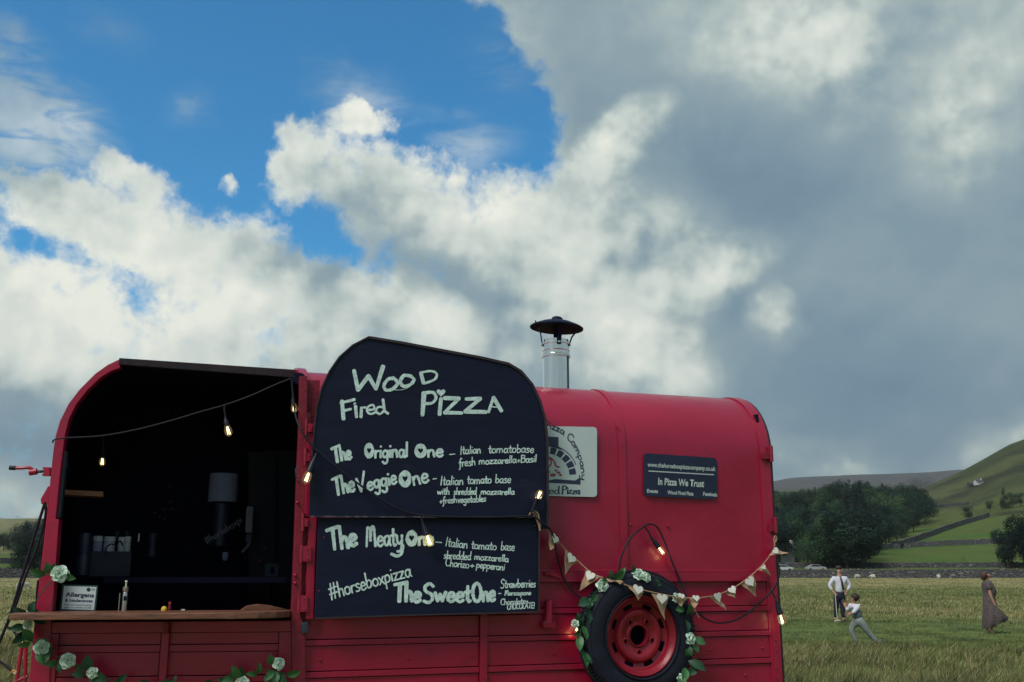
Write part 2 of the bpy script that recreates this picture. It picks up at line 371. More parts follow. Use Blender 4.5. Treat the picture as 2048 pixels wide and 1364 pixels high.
# ------------------------------------------------------------------ stroke lettering
# each glyph: width; strokes separated by '|', points 'x,y'; a stroke starting with '!' keeps straight corners
GL = {
'a': (.52, '.42,.40 .28,.5 .1,.42 .06,.2 .18,.02 .34,.1 .42,.4|!.43,.48 .42,.12 .5,.0'),
'b': (.5, '!.08,1 .08,.05|.08,.38 .25,.5 .42,.36 .38,.1 .2,.0 .08,.1'),
'c': (.45, '.4,.42 .24,.5 .08,.36 .08,.12 .24,.0 .42,.08'),
'd': (.54, '.42,.36 .26,.5 .08,.36 .1,.08 .26,.0 .42,.16|!.44,1 .42,.1 .5,.0'),
'e': (.47, '.08,.26 .38,.3 .36,.46 .2,.5 .07,.3 .1,.08 .26,.0 .42,.1'),
'f': (.36, '.38,.88 .26,1 .17,.82 .16,.3 .14,-.2 .02,-.32|!.02,.48 .32,.5'),
'g': (.5, '.4,.4 .26,.5 .08,.38 .1,.12 .24,.04 .4,.2|.42,.48 .41,.1 .38,-.28 .22,-.38 .06,-.26'),
'h': (.5, '!.08,1 .08,.0|.08,.3 .2,.48 .36,.44 .4,.2 .42,.0'),
'i': (.2, '!.1,.48 .1,.02|!.1,.72 .12,.76'),
'l': (.2, '!.1,1 .1,.04'),
'm': (.78, '!.07,.48 .07,.0|.07,.3 .18,.48 .3,.44 .36,.2 .37,.0|.37,.3 .48,.48 .6,.44 .66,.2 .68,.0'),
'n': (.5, '!.07,.48 .07,.0|.07,.3 .2,.48 .34,.44 .39,.2 .42,.0'),
'o': (.5, '.25,.5 .08,.4 .07,.12 .25,.0 .42,.12 .41,.4 .25,.5'),
'p': (.5, '!.08,.48 .07,-.38|.08,.38 .25,.5 .42,.36 .38,.1 .2,.02 .08,.12'),
'r': (.36, '!.07,.48 .08,.0|.08,.28 .17,.44 .34,.46'),
's': (.4, '.36,.44 .2,.5 .08,.4 .2,.27 .34,.16 .26,.02 .05,.03'),
't': (.36, '!.17,.85 .17,.12 .24,.0 .34,.05|!.02,.52 .34,.55'),
'u': (.5, '.07,.48 .08,.12 .22,.0 .38,.14 .4,.48|!.4,.48 .42,.0'),
'v': (.42, '!.04,.48 .19,.0 .38,.5'),
'w': (.66, '!.04,.48 .17,.02 .31,.4 .44,.02 .6,.5'),
'x': (.46, '!.05,.48 .42,.0|!.4,.48 .05,.0'),
'y': (.48, '.06,.48 .1,.16 .24,.06 .4,.2|.42,.48 .4,.0 .3,-.32 .08,-.34'),
'z': (.46, '!.05,.47 .38,.47 .06,.02 .42,.02'),
'T': (.66, '!.02,.9 .66,1.0|!.36,.95 .34,.0'),
'W': (1.05, '!.04,1 .26,.0 .5,.62 .72,.04 1.0,1.06'),
'D': (.66, '!.08,.98 .14,.02|.06,.98 .36,1. .62,.72 .56,.3 .14,.02'),
'F': (.6, '!.12,.95 .14,-.05|!.04,.86 .56,1.|!.14,.52 .44,.6'),
'P': (.6, '!.1,1. .06,-.05|.06,.96 .3,1.04 .56,.84 .46,.58 .12,.46'),
'I': (.26, '!.14,1 .1,.0'),
'Z': (.72, '!.06,.94 .64,.94 .08,.06 .7,.06'),
'A': (.72, '!.02,.0 .36,.98 .68,.04|!.16,.38 .56,.42'),
'S': (.6, '.54,.86 .34,1.02 .1,.86 .14,.6 .42,.44 .5,.18 .3,-.02 .04,.06'),
'C': (.6, '.56,.88 .34,1. .1,.74 .08,.28 .28,.0 .56,.1'),
'H': (.6, '!.08,1 .08,.0|!.5,1 .5,.0|!.08,.5 .5,.5'),
'M': (.8, '!.08,.0 .16,.98|.16,.98 .34,.9 .36,.3|.36,.3 .46,.96 .6,.98 .66,.5 .7,.0'),
'B': (.56, '!.08,1 .08,.0|.08,.98 .42,.92 .38,.6 .1,.54|.1,.54 .5,.48 .46,.08 .08,.0'),
'V': (.66, '!.02,.84 .24,.0 .62,1.2'),
'O': (.76, ''),
'U': (.6, '.08,1 .08,.25 .28,.0 .5,.2 .52,1'),
'E': (.5, '!.5,1 .08,1 .08,.0 .5,.0|!.08,.5 .42,.5'),
'L': (.5, '!.08,1 .08,.02 .5,.02'),
'K': (.55, '!.08,1 .08,.0|!.5,1 .1,.5 .52,.0'),
'#': (.66, '!.2,1 .1,-.05|!.46,1.02 .38,-.02|!.0,.66 .62,.72|!.0,.32 .6,.36'),
'+': (.46, '!.06,.26 .4,.28|!.23,.46 .22,.08'),
'-': (.5, '!.04,.32 .46,.34'),
'&': (.6, '.55,.4 .3,.0 .08,.14 .32,.52 .38,.84 .24,.96 .16,.8 .36,.4 .56,.0'),
'?': (.4, '.06,.8 .2,.98 .34,.82 .22,.5 .2,.28|!.2,.06 .2,.0'),
'!': (.2, '!.1,1 .1,.3|!.1,.06 .1,.0'),
'.': (.2, '!.08,.02 .1,.05'), ' ': (.36, ''),
}
def heart_pts(k=22):
    out = []
    for i in range(k):
        t = 2 * PI * i / k
        out.append((.5 * math.sin(t) ** 3, (13 * math.cos(t) - 5 * math.cos(2 * t) - 2 * math.cos(3 * t) - math.cos(4 * t)) / 32 + .06))
    return out
class Ink:
    """flat strokes of paint on a plane; coordinates are photograph pixels of that plane"""
    def __init__(s, pl, off, m=None, parent=None): s.pl = pl; s.off = off; s.g = G(); s.k = 0; s.r = random.Random(3); s.m = m; s.par = parent
    def flush(s):
        if s.m and s.g.v: s.g.build('lettering', s.m, s.par, fix=False); s.g = G()
    def stroke(s, pts, wpx, smooth=True, nib=None):
        p = [Vector((x, y, 0)) for x, y in pts]
        if smooth and len(p) > 2: p = catmull(p, 5)
        s.k += 1
        base = s.off - .0004 - .00007 * (s.k % 24)
        vs = []; n = len(p)
        for i, q in enumerate(p):
            d = p[min(i + 1, n - 1)] - p[max(i - 1, 0)]
            if d.length < 1e-6: d = Vector((1, 0, 0))
            d.normalize(); nn = Vector((-d.y, d.x, 0))
            w_ = wpx * (.50 if wpx > 5.9 else .45) * (1 + s.r.uniform(-.20, .16))
            if nib: w_ = .5 * (nib[0] + (nib[1] - nib[0]) * abs(d.y) ** 1.5)
            e = base - .00001 * i
            if i == 0: a = q - d * w_ * .7; vs += [s.pl.at(*(a + nn * w_ * .6)[:2], e), s.pl.at(*(a - nn * w_ * .6)[:2], e)]
            vs += [s.pl.at(*(q + nn * w_)[:2], e), s.pl.at(*(q - nn * w_)[:2], e)]
            if i == n - 1: a = q + d * w_ * .7; vs += [s.pl.at(*(a + nn * w_ * .6)[:2], e), s.pl.at(*(a - nn * w_ * .6)[:2], e)]
        s.g.add(vs, [(2 * i, 2 * i + 1, 2 * i + 3, 2 * i + 2) for i in range(len(vs) // 2 - 1)])
    def blob(s, pts):
        s.k += 1
        s.g.add([s.pl.at(x, y, s.off - .0004 - .00007 * (s.k % 24)) for x, y in pts], [tuple(range(len(pts)))])
    def ring_heart(s, cx, cy, rx, ry, hr=.5):
        """a filled letter O with a heart left open in its middle"""
        k = 22; hp = heart_pts(k); s.k += 1; e = s.off - .0004 - .00007 * (s.k % 24)
        inn = [(cx + x * rx * 2 * hr, cy - y * ry * 2 * hr) for x, y in hp]
        out = []
        for i in range(k):
            t = 2 * PI * i / k; j = 1 + s.r.uniform(-.04, .04)
            out.append((cx + rx * j * math.sin(t), cy - ry * j * math.cos(t)))
        vs = [s.pl.at(*p, e) for p in inn + out]
        s.g.add(vs, [(i, (i + 1) % k, (i + 1) % k + k, i + k) for i in range(k)])
    def text(s, txt, x0, y0, x1, y1, h, wpx, slant=0., jit=.03, nib=None, ohr=.5, spread=None):
        """txt along the baseline from (x0,y0) to (x1,y1), capital height h px"""
        s.flush(); tot = sum(GL[c][0] for c in txt)
        L = math.hypot(x1 - x0, y1 - y0); ux, uy = (x1 - x0) / L, (y1 - y0) / L
        kx = L / tot; x = 0
        for c in txt:
            wd, st = GL[c]
            dy = s.r.uniform(-jit, jit) * h; hs = 1 + s.r.uniform(-jit, jit)
            def m(a, b):
                a_ = (x + a) * kx + slant * b * h; b_ = b * h * hs + dy
                return (x0 + ux * a_ + uy * b_, y0 + uy * a_ - ux * b_)
            if c == 'O':
                cx, cy = m(.37, .48)
                if ohr: s.ring_heart(cx, cy, .37 * kx, .53 * h, ohr)
                else: s.stroke([m(.37 + .3 * math.sin(t), .48 + .48 * math.cos(t)) for t in np.linspace(0, 2 * PI, 12)], wpx, nib=nib)
            for stx in st.split('|'):
                if not stx: continue
                straight = stx[0] == '!'
                q = [tuple(map(float, a.split(','))) for a in stx.lstrip('!').split()]
                if straight and len(q) > 2:
                    for a, b in zip(q[:-1], q[1:]): s.stroke([m(*a), m(*b)], wpx, False, nib)
                else: s.stroke([m(*a) for a in q], wpx, not straight, nib)
            x += wd
        s.flush()
    def build(s, name, m, parent, label=None):
        o = s.g.build(name, m, parent, fix=False)
        if label: o['label'] = label
        return o
def printed(txt, pl, x0, y0, x1, y1, h, off, m, parent, name='lettering', bold=.0):
    """flat print in the built-in typeface, baseline (x0,y0)-(x1,y1), capital height h px"""
    cu = bpy.data.curves.new('t', 'FONT'); cu.body = txt; cu.resolution_u = 3; cu.offset = bold
    to = bpy.data.objects.new('t', cu); C.objects.link(to)
    bpy.context.view_layer.update()
    me = bpy.data.meshes.new_from_object(to.evaluated_get(bpy.context.evaluated_depsgraph_get()))
    bpy.data.objects.remove(to)
    xs = [v.co.x for v in me.vertices]; a, b = min(xs), max(xs)
    L = math.hypot(x1 - x0, y1 - y0); ux, uy = (x1 - x0) / L, (y1 - y0) / L
    org = wloc(parent)
    for v in me.vertices:
        x = (v.co.x - a) / (b - a) * L; y = v.co.y / .73 * h
        v.co = pl.at(x0 + ux * x + uy * y, y0 + uy * x - ux * y, off) - org
    me.materials.clear(); me.materials.append(m)
    o = bpy.data.objects.new(name, me); C.objects.link(o); o.parent = parent
    return o
# ------------------------------------------------------------------ land
def h_az(px, y=1145): return azel(px, y)[0]
def z_at(px, py, d):
    r = ray(px, py); return CAMH + d * r.z / math.hypot(r.x, r.y)
DR = [205, 262, 380, 520, 700, 1000, 1500, 2500, 4000, 6500]
COLS = {
 -400: [1157, 1146, 1130, 1110, 1095, 1080, 1065, 1038, 1050, 1070],
 0:    [1157, 1146, 1131, 1108, 1092, 1080, 1068, 1035, 1050, 1070],
 45:   [1157, 1146, 1131, 1108, 1092, 1080, 1066, 1033, 1050, 1070],
 100:  [1157, 1146, 1131, 1108, 1092, 1080, 1068, 1036, 1050, 1070],
 500:  [1157, 1139, 1120, 1100, 1085, 1070, 1060, 1030, 1000, 1040],
 1100: [1157, 1136, 1100, 1070, 1050, 1030, 1015, 1000, 985, 1020],
 1540: [1157, 1135, 1090, 1045, 1010, 985, 985, 990, 965, 1010],
 1590: [1157, 1135, 1090, 1045, 1010, 985, 985, 990, 956, 1005],
 1700: [1157, 1135, 1092, 1045, 1010, 990, 985, 985, 949, 1000],
 1800: [1157, 1135, 1097, 1066, 1030, 1005, 990, 985, 947, 1000],
 1850: [1157, 1135, 1093, 1056, 1018, 985, 985, 985, 946, 1000],
 1880: [1157, 1135, 1092, 1052, 1014, 968, 985, 985, 945, 1000],
 1940: [1157, 1135, 1089, 1043, 1010, 942, 960, 980, 939, 990],
 2000: [1157, 1135, 1087, 1034, 990, 911, 930, 960, 942, 980],
 2048: [1157, 1135, 1086, 1028, 975, 886, 900, 930, 945, 980],
 2300: [1157, 1135, 1084, 1020, 940, 800, 800, 830, 900, 960],
 2700: [1157, 1135, 1084, 1020, 940, 790, 780, 800, 880, 950],
}
ck = sorted(COLS); caz = np.array([h_az(k) for k in ck])
ZT_ = np.array([[z_at(k, COLS[k][i], DR[i]) for i in range(len(DR))] for k in ck])
caz = np.concatenate([[-PI, -1.2], caz, [1.2, PI]])
ZT_ = np.vstack([ZT_[0] * .6, ZT_[0], ZT_, ZT_[-1], ZT_[0] * .6])
DRn = np.concatenate([[0, 60, 130], DR])
ZT_ = np.hstack([np.zeros((ZT_.shape[0], 1)), np.full((ZT_.shape[0], 1), .0), np.full((ZT_.shape[0], 1), .08), ZT_])
def height(x, y):
    d = math.hypot(x, y); a = math.atan2(x, y)
    i = int(np.clip(np.searchsorted(caz, a) - 1, 0, len(caz) - 2)); t = (a - caz[i]) / (caz[i + 1] - caz[i])
    r0 = np.interp(d, DRn, ZT_[i]); r1 = np.interp(d, DRn, ZT_[i + 1])
    z = r0 + (r1 - r0) * t
    if d > 290: z += min(1, (d - 290) / 400) * d * .0016 * mnoise.noise(Vector((x, y, 0)) / (25 + d * .035))
    elif d < 200: z += .035 * mnoise.noise(Vector((x * .5, y * .5, 3)))
    return float(z)
def lerp3(a, b, t): return tuple(a[i] + (b[i] - a[i]) * t for i in range(3))
GREEN, STRAW, DARKG, OLIVE = (.118, .158, .050), (.40, .335, .175), (.036, .060, .024), (.21, .20, .085)
def sstep(a, b, x): t = max(0., min(1., (x - a) / (b - a))); return t * t * (3 - 2 * t)
def strawness(x, y):
    d = math.hypot(x, y); d += d * .16 * mnoise.noise(Vector((x * .16, y * .05, 21)))
    n = mnoise.fractal(Vector((x * .22, y * .16, 1.3)), .8, 2.2, 3) * .5 + .5
    n2 = mnoise.noise(Vector((x * .06, y * .035, 8))) * .5 + .5
    band = .42 * sstep(95, 140, d) + .55 * sstep(34, 44, d) * (1 - sstep(66, 80, d)) * n2 * 1.5 + .55 * (1 - sstep(21, 24.5, d)) * sstep(10, 17, d) + .25 * sstep(60, 90, d)
    if x < 0: band = max(band, .55)
    return max(0., min(1., band * (.35 + 1.3 * n) - .04))
def ground_col(x, y):
    d = math.hypot(x, y); a = math.atan2(x, y); n = mnoise.fractal(Vector((x * .03, y * .03, 5)), .9, 2, 4)
    if d < 208:
        s = strawness(x, y); c = lerp3(GREEN, STRAW, s)
        m_ = mnoise.fractal(Vector((x * .9, y * .6, 2)), .8, 2, 3)
        return lerp3(c, DARKG, max(0, min(.8, .35 + m_ * 1.1)) * (1 - s * .6) * (1 if d > 3 else .2) * .8)
    pxr = 1024 + math.tan(a) * 1.0254 * F
    if d < 520:
        c = lerp3((.055, .105, .022), (.105, .125, .035), .5 + n * 1.1)
        return lerp3(c, DARKG, max(0, min(.5, n * .9)))
    if d > 2900: return lerp3((.085, .078, .082), (.06, .062, .06), .5 + .8 * n)
    if a < 0:
        c = lerp3((.17, .16, .065), (.085, .11, .04), .5 + 1.1 * mnoise.fractal(Vector((a * 40, d * .004, 5)), .9, 2, 4) + (.35 if d < 1500 else -.25)); return c
    k = mnoise.fractal(Vector((x * .008, y * .008, 9)), .8, 2, 5)
    c = lerp3((.045, .056, .024), (.080, .086, .034), max(0, min(1, .45 + k * 1.3)))
    if d < 760: c = lerp3((.080, .100, .03), c, sstep(560, 760, d))
    return lerp3(c, (.028, .032, .02), max(0, min(.85, -.1 + 1.9 * mnoise.fractal(Vector((x * .02, y * .012, 3)), .8, 2, 4))))
azs = np.concatenate([np.linspace(-PI, -.56, 60), np.linspace(-.55, .55, 620), np.linspace(.56, PI, 60)[:-1]])
ds = np.concatenate([[.3, 1.5, 3, 5], np.geomspace(7, 200, 130), np.geomspace(204, 1100, 120), np.geomspace(1130, 7000, 60)])
na, nd = len(azs), len(ds)
gv = []; gc = []
for a in azs:
    sa2, ca2 = math.sin(a), math.cos(a)
    for d in ds:
        x, y = d * sa2, d * ca2
        gv.append((x, y, height(x, y))); gc.append(ground_col(x, y) if y > -50 else GREEN)
gf = [(i * nd + j, ((i + 1) % na) * nd + j, ((i + 1) % na) * nd + j + 1, i * nd + j + 1) for i in range(na) for j in range(nd - 1)]
gf.append(tuple(i * nd for i in range(na))[::-1])
def mat_ground():
    m = bpy.data.materials.new('meadow'); m.use_nodes = True; t = NT(m.node_tree); b = t.n['Principled BSDF']
    oc = t.n.new('ShaderNodeTexCoord').outputs['Object']
    a = t.n.new('ShaderNodeAttribute'); a.attribute_name = 'zone'
    n = t.noise(oc, 2.5, 10, .7); n2 = t.noise(oc, .12, 8, .65)
    k = t.math('MULTIPLY', t.maprange(n, .3, .7, .55, 1.45, False), t.maprange(n2, .3, .7, .8, 1.2, False))
    g_ = t.n.new('ShaderNodeCombineXYZ')
    for i in range(3): t.l.new(k, g_.inputs[i])
    t.l.new(t.mix(1., a.outputs['Color'], g_.outputs[0], 'MULTIPLY'), b.inputs['Base Color'])
    b.inputs['Roughness'].default_value = .95; b.inputs['Specular IOR Level'].default_value = .1
    bp = t.n.new('ShaderNodeBump'); bp.inputs['Strength'].default_value = .6; bp.inputs['Distance'].default_value = .08
    t.l.new(n, bp.inputs['Height']); t.l.new(bp.outputs[0], b.inputs['Normal'])
    return m
M['ground'] = mat_ground()
gm = bpy.data.meshes.new('ground'); gm.from_pydata(gv, [], gf); gm.update(); gm.shade_smooth(); gm.materials.append(M['ground'])
def setcol(me, name, cols):
    at = me.color_attributes.new(name, 'FLOAT_COLOR', 'POINT')
    arr = np.ones((len(cols), 4), dtype=np.float32); arr[:, :3] = np.array(cols, dtype=np.float32); at.data.foreach_set('color', arr.ravel())
setcol(gm, 'zone', gc)
go = bpy.data.objects.new('ground', gm); C.objects.link(go); tag(go, kind='structure')

# grass blades
def blade_h(d):
    """sward height: long and rank close by, a grazed strip, then tussocky"""
    return .21 * (1 - sstep(20, 26, d)) + .06 * sstep(20, 26, d) * (1 - sstep(33, 42, d)) + (.13 * sstep(33, 42, d)) * (1 - .35 * sstep(60, 120, d))
def blade_field(name, spec, seed, label):
    rr = np.random.default_rng(seed); vs = []; cs = []
    for (u0, u1, d0, d1, cnt) in spec:
        y = d0 * (d1 / d0) ** rr.uniform(0, 1, cnt); u = rr.uniform(u0, u1, cnt); x = u * y
        for xi, yi in zip(x, y):
            q = Vector((xi, yi, 0)) - P0
            if -3.4 < q.dot(D) < 1.1 and -.1 < q.dot(N) < 1.9 : continue
            s = strawness(xi, yi); m_ = mnoise.fractal(Vector((xi * .9, yi * .6, 2)), .8, 2, 3)
            big = mnoise.noise(Vector((xi * .35, yi * .25, 14))); tn = mnoise.noise(Vector((xi * 1.7, yi * 1.2, 4)))
            tuft = .6 + .9 * max(0, tn + .2) + .7 * max(0, big)
            if tn + big < -.35 and rr.random() < .6: continue
            h = blade_h(yi * (1 + .17 * mnoise.noise(Vector((xi * .16, yi * .05, 21))))) * rr.uniform(.45, 1.2) * tuft * (1 + .4 * s)
            a = rr.uniform(0, 2 * PI); ln = rr.normal(0, .38, 2) * h; z = height(xi, yi) - .01
            w_ = .0052 * (yi / 14) ** .85 * rr.uniform(.5, 1.3); ca, sa = math.cos(a) * w_, math.sin(a) * w_
            bend = Vector((ln[0] + .25 * h, ln[1], 0))
            st = rr.random() < s * .8
            c = lerp3(GREEN, DARKG, max(0, min(1, .35 + m_ * 1.2 + rr.normal(0, .2)))) if not st else lerp3(STRAW, (.30, .25, .14), rr.random())
            c = lerp3(c, OLIVE, rr.random() * .45); k = rr.uniform(.75, 1.3); c = tuple(v * k for v in c)
            vs += [(xi - ca, yi - sa, z), (xi + ca, yi + sa, z), (xi + bend.x * .35 + ca * .6, yi + bend.y * .35 + sa * .6, z + h * .62), (xi + bend.x * .35 - ca * .6, yi + bend.y * .35 - sa * .6, z + h * .62), (xi + bend.x, yi + bend.y, z + h)]
            cs += [c] * 5
    n = len(vs) // 5; fs = []
    for i in range(n):
        k = i * 5; fs += [(k, k + 1, k + 2, k + 3), (k + 3, k + 2, k + 4)]
    me = bpy.data.meshes.new(name); me.from_pydata(vs, [], fs); me.update(); me.materials.append(M['grass']); setcol(me, 'tint', cs)
    o = bpy.data.objects.new(name, me); C.objects.link(o); return tag(o, label, 'grass', kind='stuff')
M['grass'] = mat('grass_blades', (.1, .1, .1), .8, var=.25, vscale=1.5, attr='tint', spec=.15)
blade_field('long_grass', [(.225, .56, 12.5, 25, 95000), (-.53, -.42, 12.5, 25, 20000), (-.42, .225, 12.5, 25, 9000)], 1, 'long tufted grass with straw coloured seed heads at the front of the meadow')
blade_field('meadow_grass', [(.22, .55, 25, 200, 95000), (-.53, -.42, 25, 200, 22000), (-.42, .22, 25, 200, 12000)], 2, 'shorter green and straw meadow grass reaching to the stone wall')

# dry stone walls
def mat_stone():
    m = bpy.data.materials.new('dry_stone'); m.use_nodes = True; t = NT(m.node_tree); b = t.n['Principled BSDF']
    oc = t.n.new('ShaderNodeTexCoord').outputs['Object']
    mp = t.n.new('ShaderNodeMapping'); t.l.new(oc, mp.inputs[0]); mp.inputs['Scale'].default_value = (1.6, 1.6, 3.4)
    v = t.n.new('ShaderNodeTexVoronoi'); t.l.new(mp.outputs[0], v.inputs['Vector']); v.inputs['Scale'].default_value = 1.3
    n = t.noise(oc, .35, 6, .6)
    c = t.ramp(v.outputs['Color'], [(0, (.025, .026, .034)), (.6, (.062, .063, .072)), (.85, (.12, .12, .125)), (1, (.30, .30, .28))])
    c = t.mix(t.maprange(n, .45, .7, 0, .6), c, (.05, .06, .04))
    t.l.new(c, b.inputs['Base Color']); b.inputs['Roughness'].default_value = .95
    bp = t.n.new('ShaderNodeBump'); bp.inputs['Strength'].default_value = 1; bp.inputs['Distance'].default_value = .15; bp.invert = True
    t.l.new(v.outputs['Distance'], bp.inputs['Height']); t.l.new(bp.outputs[0], b.inputs['Normal'])
    return m
M['stone'] = mat_stone(); M['stone_pale'] = mat('pale_cope_stone', (.14, .14, .135), .95, var=.5, vscale=.8)
def gpt(px, d): a = h_az(px); return d * math.sin(a), d * math.cos(a)
def stone_wall(path, hgt, label, step=.9, seed=1):
    rr = random.Random(seed); pts = [Vector((*gpt(px, d), 0)) for px, d in path]; line = []
    for a, b in zip(pts[:-1], pts[1:]):
        n = max(1, int((b - a).length / step)); line += [a.lerp(b, i / n) for i in range(n)]
    line.append(pts[-1]); g = G(); tops = G()
    org = line[len(line) // 2].copy(); org.z = height(org.x, org.y)
    root = empty('dry_stone_wall', org, label, 'wall', 'dry stone walls across the valley')
    rows = []
    for i, p in enumerate(line):
        d = (line[min(i + 1, len(line) - 1)] - line[max(i - 1, 0)]).normalized(); nn = Vector((-d.y, d.x, 0)) * .35
        z = height(p.x, p.y); hh = hgt * (1 + .07 * mnoise.noise(Vector((i * .13, seed, 0)))) + rr.uniform(-.05, .05)
        rows.append([p + nn - UP * (.4 - z), p + nn * .7 + UP * (z + hh), p - nn * .7 + UP * (z + hh), p - nn - UP * (.4 - z)])
        if rr.random() < .9:
            s = rr.uniform(.10, .2); tops.box(p + UP * (z + hh + s * .5), rr.uniform(.15, .4), .42, s * 1.4, (d, Vector((-d.y, d.x, 0)), UP))
    n = len(rows); g.add([v for r in rows for v in r], [(i * 4 + j, i * 4 + 4 + j, i * 4 + 5 + j, i * 4 + 1 + j) for i in range(n - 1) for j in range(3)])
    g.build('wall_body', M['stone'], root); t = tops.build('cope_stones', M['stone_pale'], root, fix=False); t['kind'] = 'stuff'
    return root
stone_wall([(-260, 214), (40, 210), (500, 209), (1000, 208), (1540, 208), (2060, 208), (2400, 210)], 1.5, 'long low dry stone wall closest to the field, sheep grazing in front of it', .7, 1)
stone_wall([(1100, 262), (1540, 262), (1800, 261), (2060, 262), (2400, 262)], 1.15, 'second dry stone wall just above the nearest one, under the dark trees', .8, 2)
stone_wall([(1735, 362), (1790, 378), (1850, 380), (1920, 380), (2000, 378), (2080, 376)], 1.7, 'dry stone wall crossing the green pasture halfway up', 1, 3)
stone_wall([(1790, 383), (1830, 410), (1870, 440), (1900, 470), (1940, 500), (1990, 525)], 2.1, 'slanting dry stone wall climbing the pasture to the right', 1, 4)
stone_wall([(1868, 690), (1900, 700), (1930, 704), (1950, 690)], 1.8, 'short far wall line at the foot of the steep hill', 1.5, 5)
stone_wall([(-300, 262), (0, 262), (110, 262), (500, 264)], 1.2, 'dark wall behind the field on the left of the trailer', .8, 6)
stone_wall([(-100, 400), (0, 400), (60, 405), (120, 410)], 1.8, 'far wall line across the left pasture below the trees', 1, 7)

# trees
def mat_leaf(name, c, k=.5):
    m = bpy.data.materials.new(name); m.use_nodes = True; t = NT(m.node_tree); b = t.n['Principled BSDF']
    a = t.n.new('ShaderNodeAttribute'); a.attribute_name = 'tint'
    oi = t.n.new('ShaderNodeObjectInfo')
    r = t.ramp(oi.outputs['Random'], [(0, tuple(v * .5 for v in c)), (.5, c), (1, (c[0] * 2.6, c[1] * 1.9, c[2] * 1.1))])
    t.l.new(t.mix(1., r, a.outputs['Color'], 'MULTIPLY'), b.inputs['Base Color'])
    b.inputs['Roughness'].default_value = .8; b.inputs['Specular IOR Level'].default_value = .15
    return m
M['fol'] = mat_leaf('woodland_foliage', (.019, .045, .030)); M['fol_dark'] = mat_leaf('dark_foliage', (.009, .023, .022)); M['fol_light'] = mat_leaf('light_foliage', (.036, .075, .038))
M['bark'] = mat('bark', (.05, .042, .035), .95, var=.4)
def crown_mesh(name, kind, seed, m, nleaf=2600):
    """unit tree: 1 m tall"""
    rr = random.Random(seed); lobes = []
    if kind == 'round':
        for i in range(16):
            a = rr.uniform(0, 2 * PI); r = rr.uniform(.05, .34); z = rr.uniform(.30, .84)
            r *= math.sqrt(max(.05, 1 - ((z - .55) / .42) ** 2)); lobes.append((r * math.cos(a), r * math.sin(a), z, rr.uniform(.11, .19)))
    elif kind == 'wide':
        for i in range(22):
            a = rr.uniform(0, 2 * PI); r = rr.uniform(.1, .48); z = rr.uniform(.22, .82) - r * .25
            lobes.append((r * math.cos(a), r * math.sin(a), z, rr.uniform(.11, .20)))
    elif kind == 'conifer':
        for i in range(26):
            z = rr.uniform(.12, .97); r = (1 - z) * .24 * rr.uniform(.5, 1.1); a = rr.uniform(0, 2 * PI)
            lobes.append((r * math.cos(a), r * math.sin(a), z, .035 + (1 - z) * .11))
    else:
        for i in range(10):
            a = rr.uniform(0, 2 * PI); r = rr.uniform(.0, .4); lobes.append((r * math.cos(a), r * math.sin(a), rr.uniform(.2, .7), rr.uniform(.2, .32)))
    tw = sum(l[3] ** 2 for l in lobes); vs = []; fs = []; cs = []
    for lx, ly, lz, lr in lobes:
        lt = rr.uniform(.55, 1.75)  # random lobe tones, spread wide to paint lighter highlights into the foliage
        for k in range(int(nleaf * lr * lr / tw)):
            v = Vector((rr.gauss(0, 1), rr.gauss(0, 1), rr.gauss(0, 1))).normalized()
            p = Vector((lx, ly, lz)) + v * lr * (rr.uniform(.72, 1.12) + .25 * mnoise.noise(v * 2.5 + Vector((lx, ly, lz)) * 9))
            if p.z < .03: continue
            s = rr.uniform(.009, .019); e = (v + Vector((rr.gauss(0, .6), rr.gauss(0, .6), rr.gauss(0, .6) + .3))).normalized()
            a = e.orthogonal().normalized(); b = e.cross(a); an = rr.uniform(0, PI); a, b = a * math.cos(an) + b * math.sin(an), b * math.cos(an) - a * math.sin(an)
            i = len(vs); vs += [p - a * s, p - b * s * .6, p + a * s, p + b * s * .6]; fs.append((i, i + 1, i + 2, i + 3)); t = lt * rr.uniform(.6, 1.4); cs += [(t, t, t)] * 4
    me = bpy.data.meshes.new(name); me.from_pydata(vs, [], fs); me.update(); me.materials.append(m); setcol(me, 'tint', cs); return me
def trunk_mesh(seed):
    rr = random.Random(seed); g = G()
    g.tube([(0, 0, -.03), (.005, 0, .2), (.0, .01, .45), (.01, 0, .7)], [.028, .022, .015, .004], 7)
    for i in range(7):
        a = rr.uniform(0, 2 * PI); z = rr.uniform(.2, .5); r = rr.uniform(.15, .3)
        g.tube([(0, 0, z), (r * .5 * math.cos(a), r * .5 * math.sin(a), z + .1), (r * math.cos(a), r * math.sin(a), z + .26)], [.012, .008, .002], 5)
    me = bpy.data.meshes.new('trunk'); me.from_pydata([tuple(v) for v in g.v], [], g.f); me.materials.append(M['bark']); return me
TRK = [trunk_mesh(1), trunk_mesh(2)]
CR = {}
for k, mm, n_ in (('round', 'fol', 4200), ('round', 'fol_dark', 4200), ('wide', 'fol_dark', 14000), ('wide', 'fol', 5200), ('conifer', 'fol_dark', 3600), ('bush', 'fol_dark', 1200), ('bush', 'fol', 1500), ('round', 'fol_light', 2600)):
    for s_ in range(2 if n_ < 5000 else 1): CR.setdefault((k, mm), []).append(crown_mesh('crown', k, 11 + s_ * 7 + len(CR), mm and M[mm], n_))
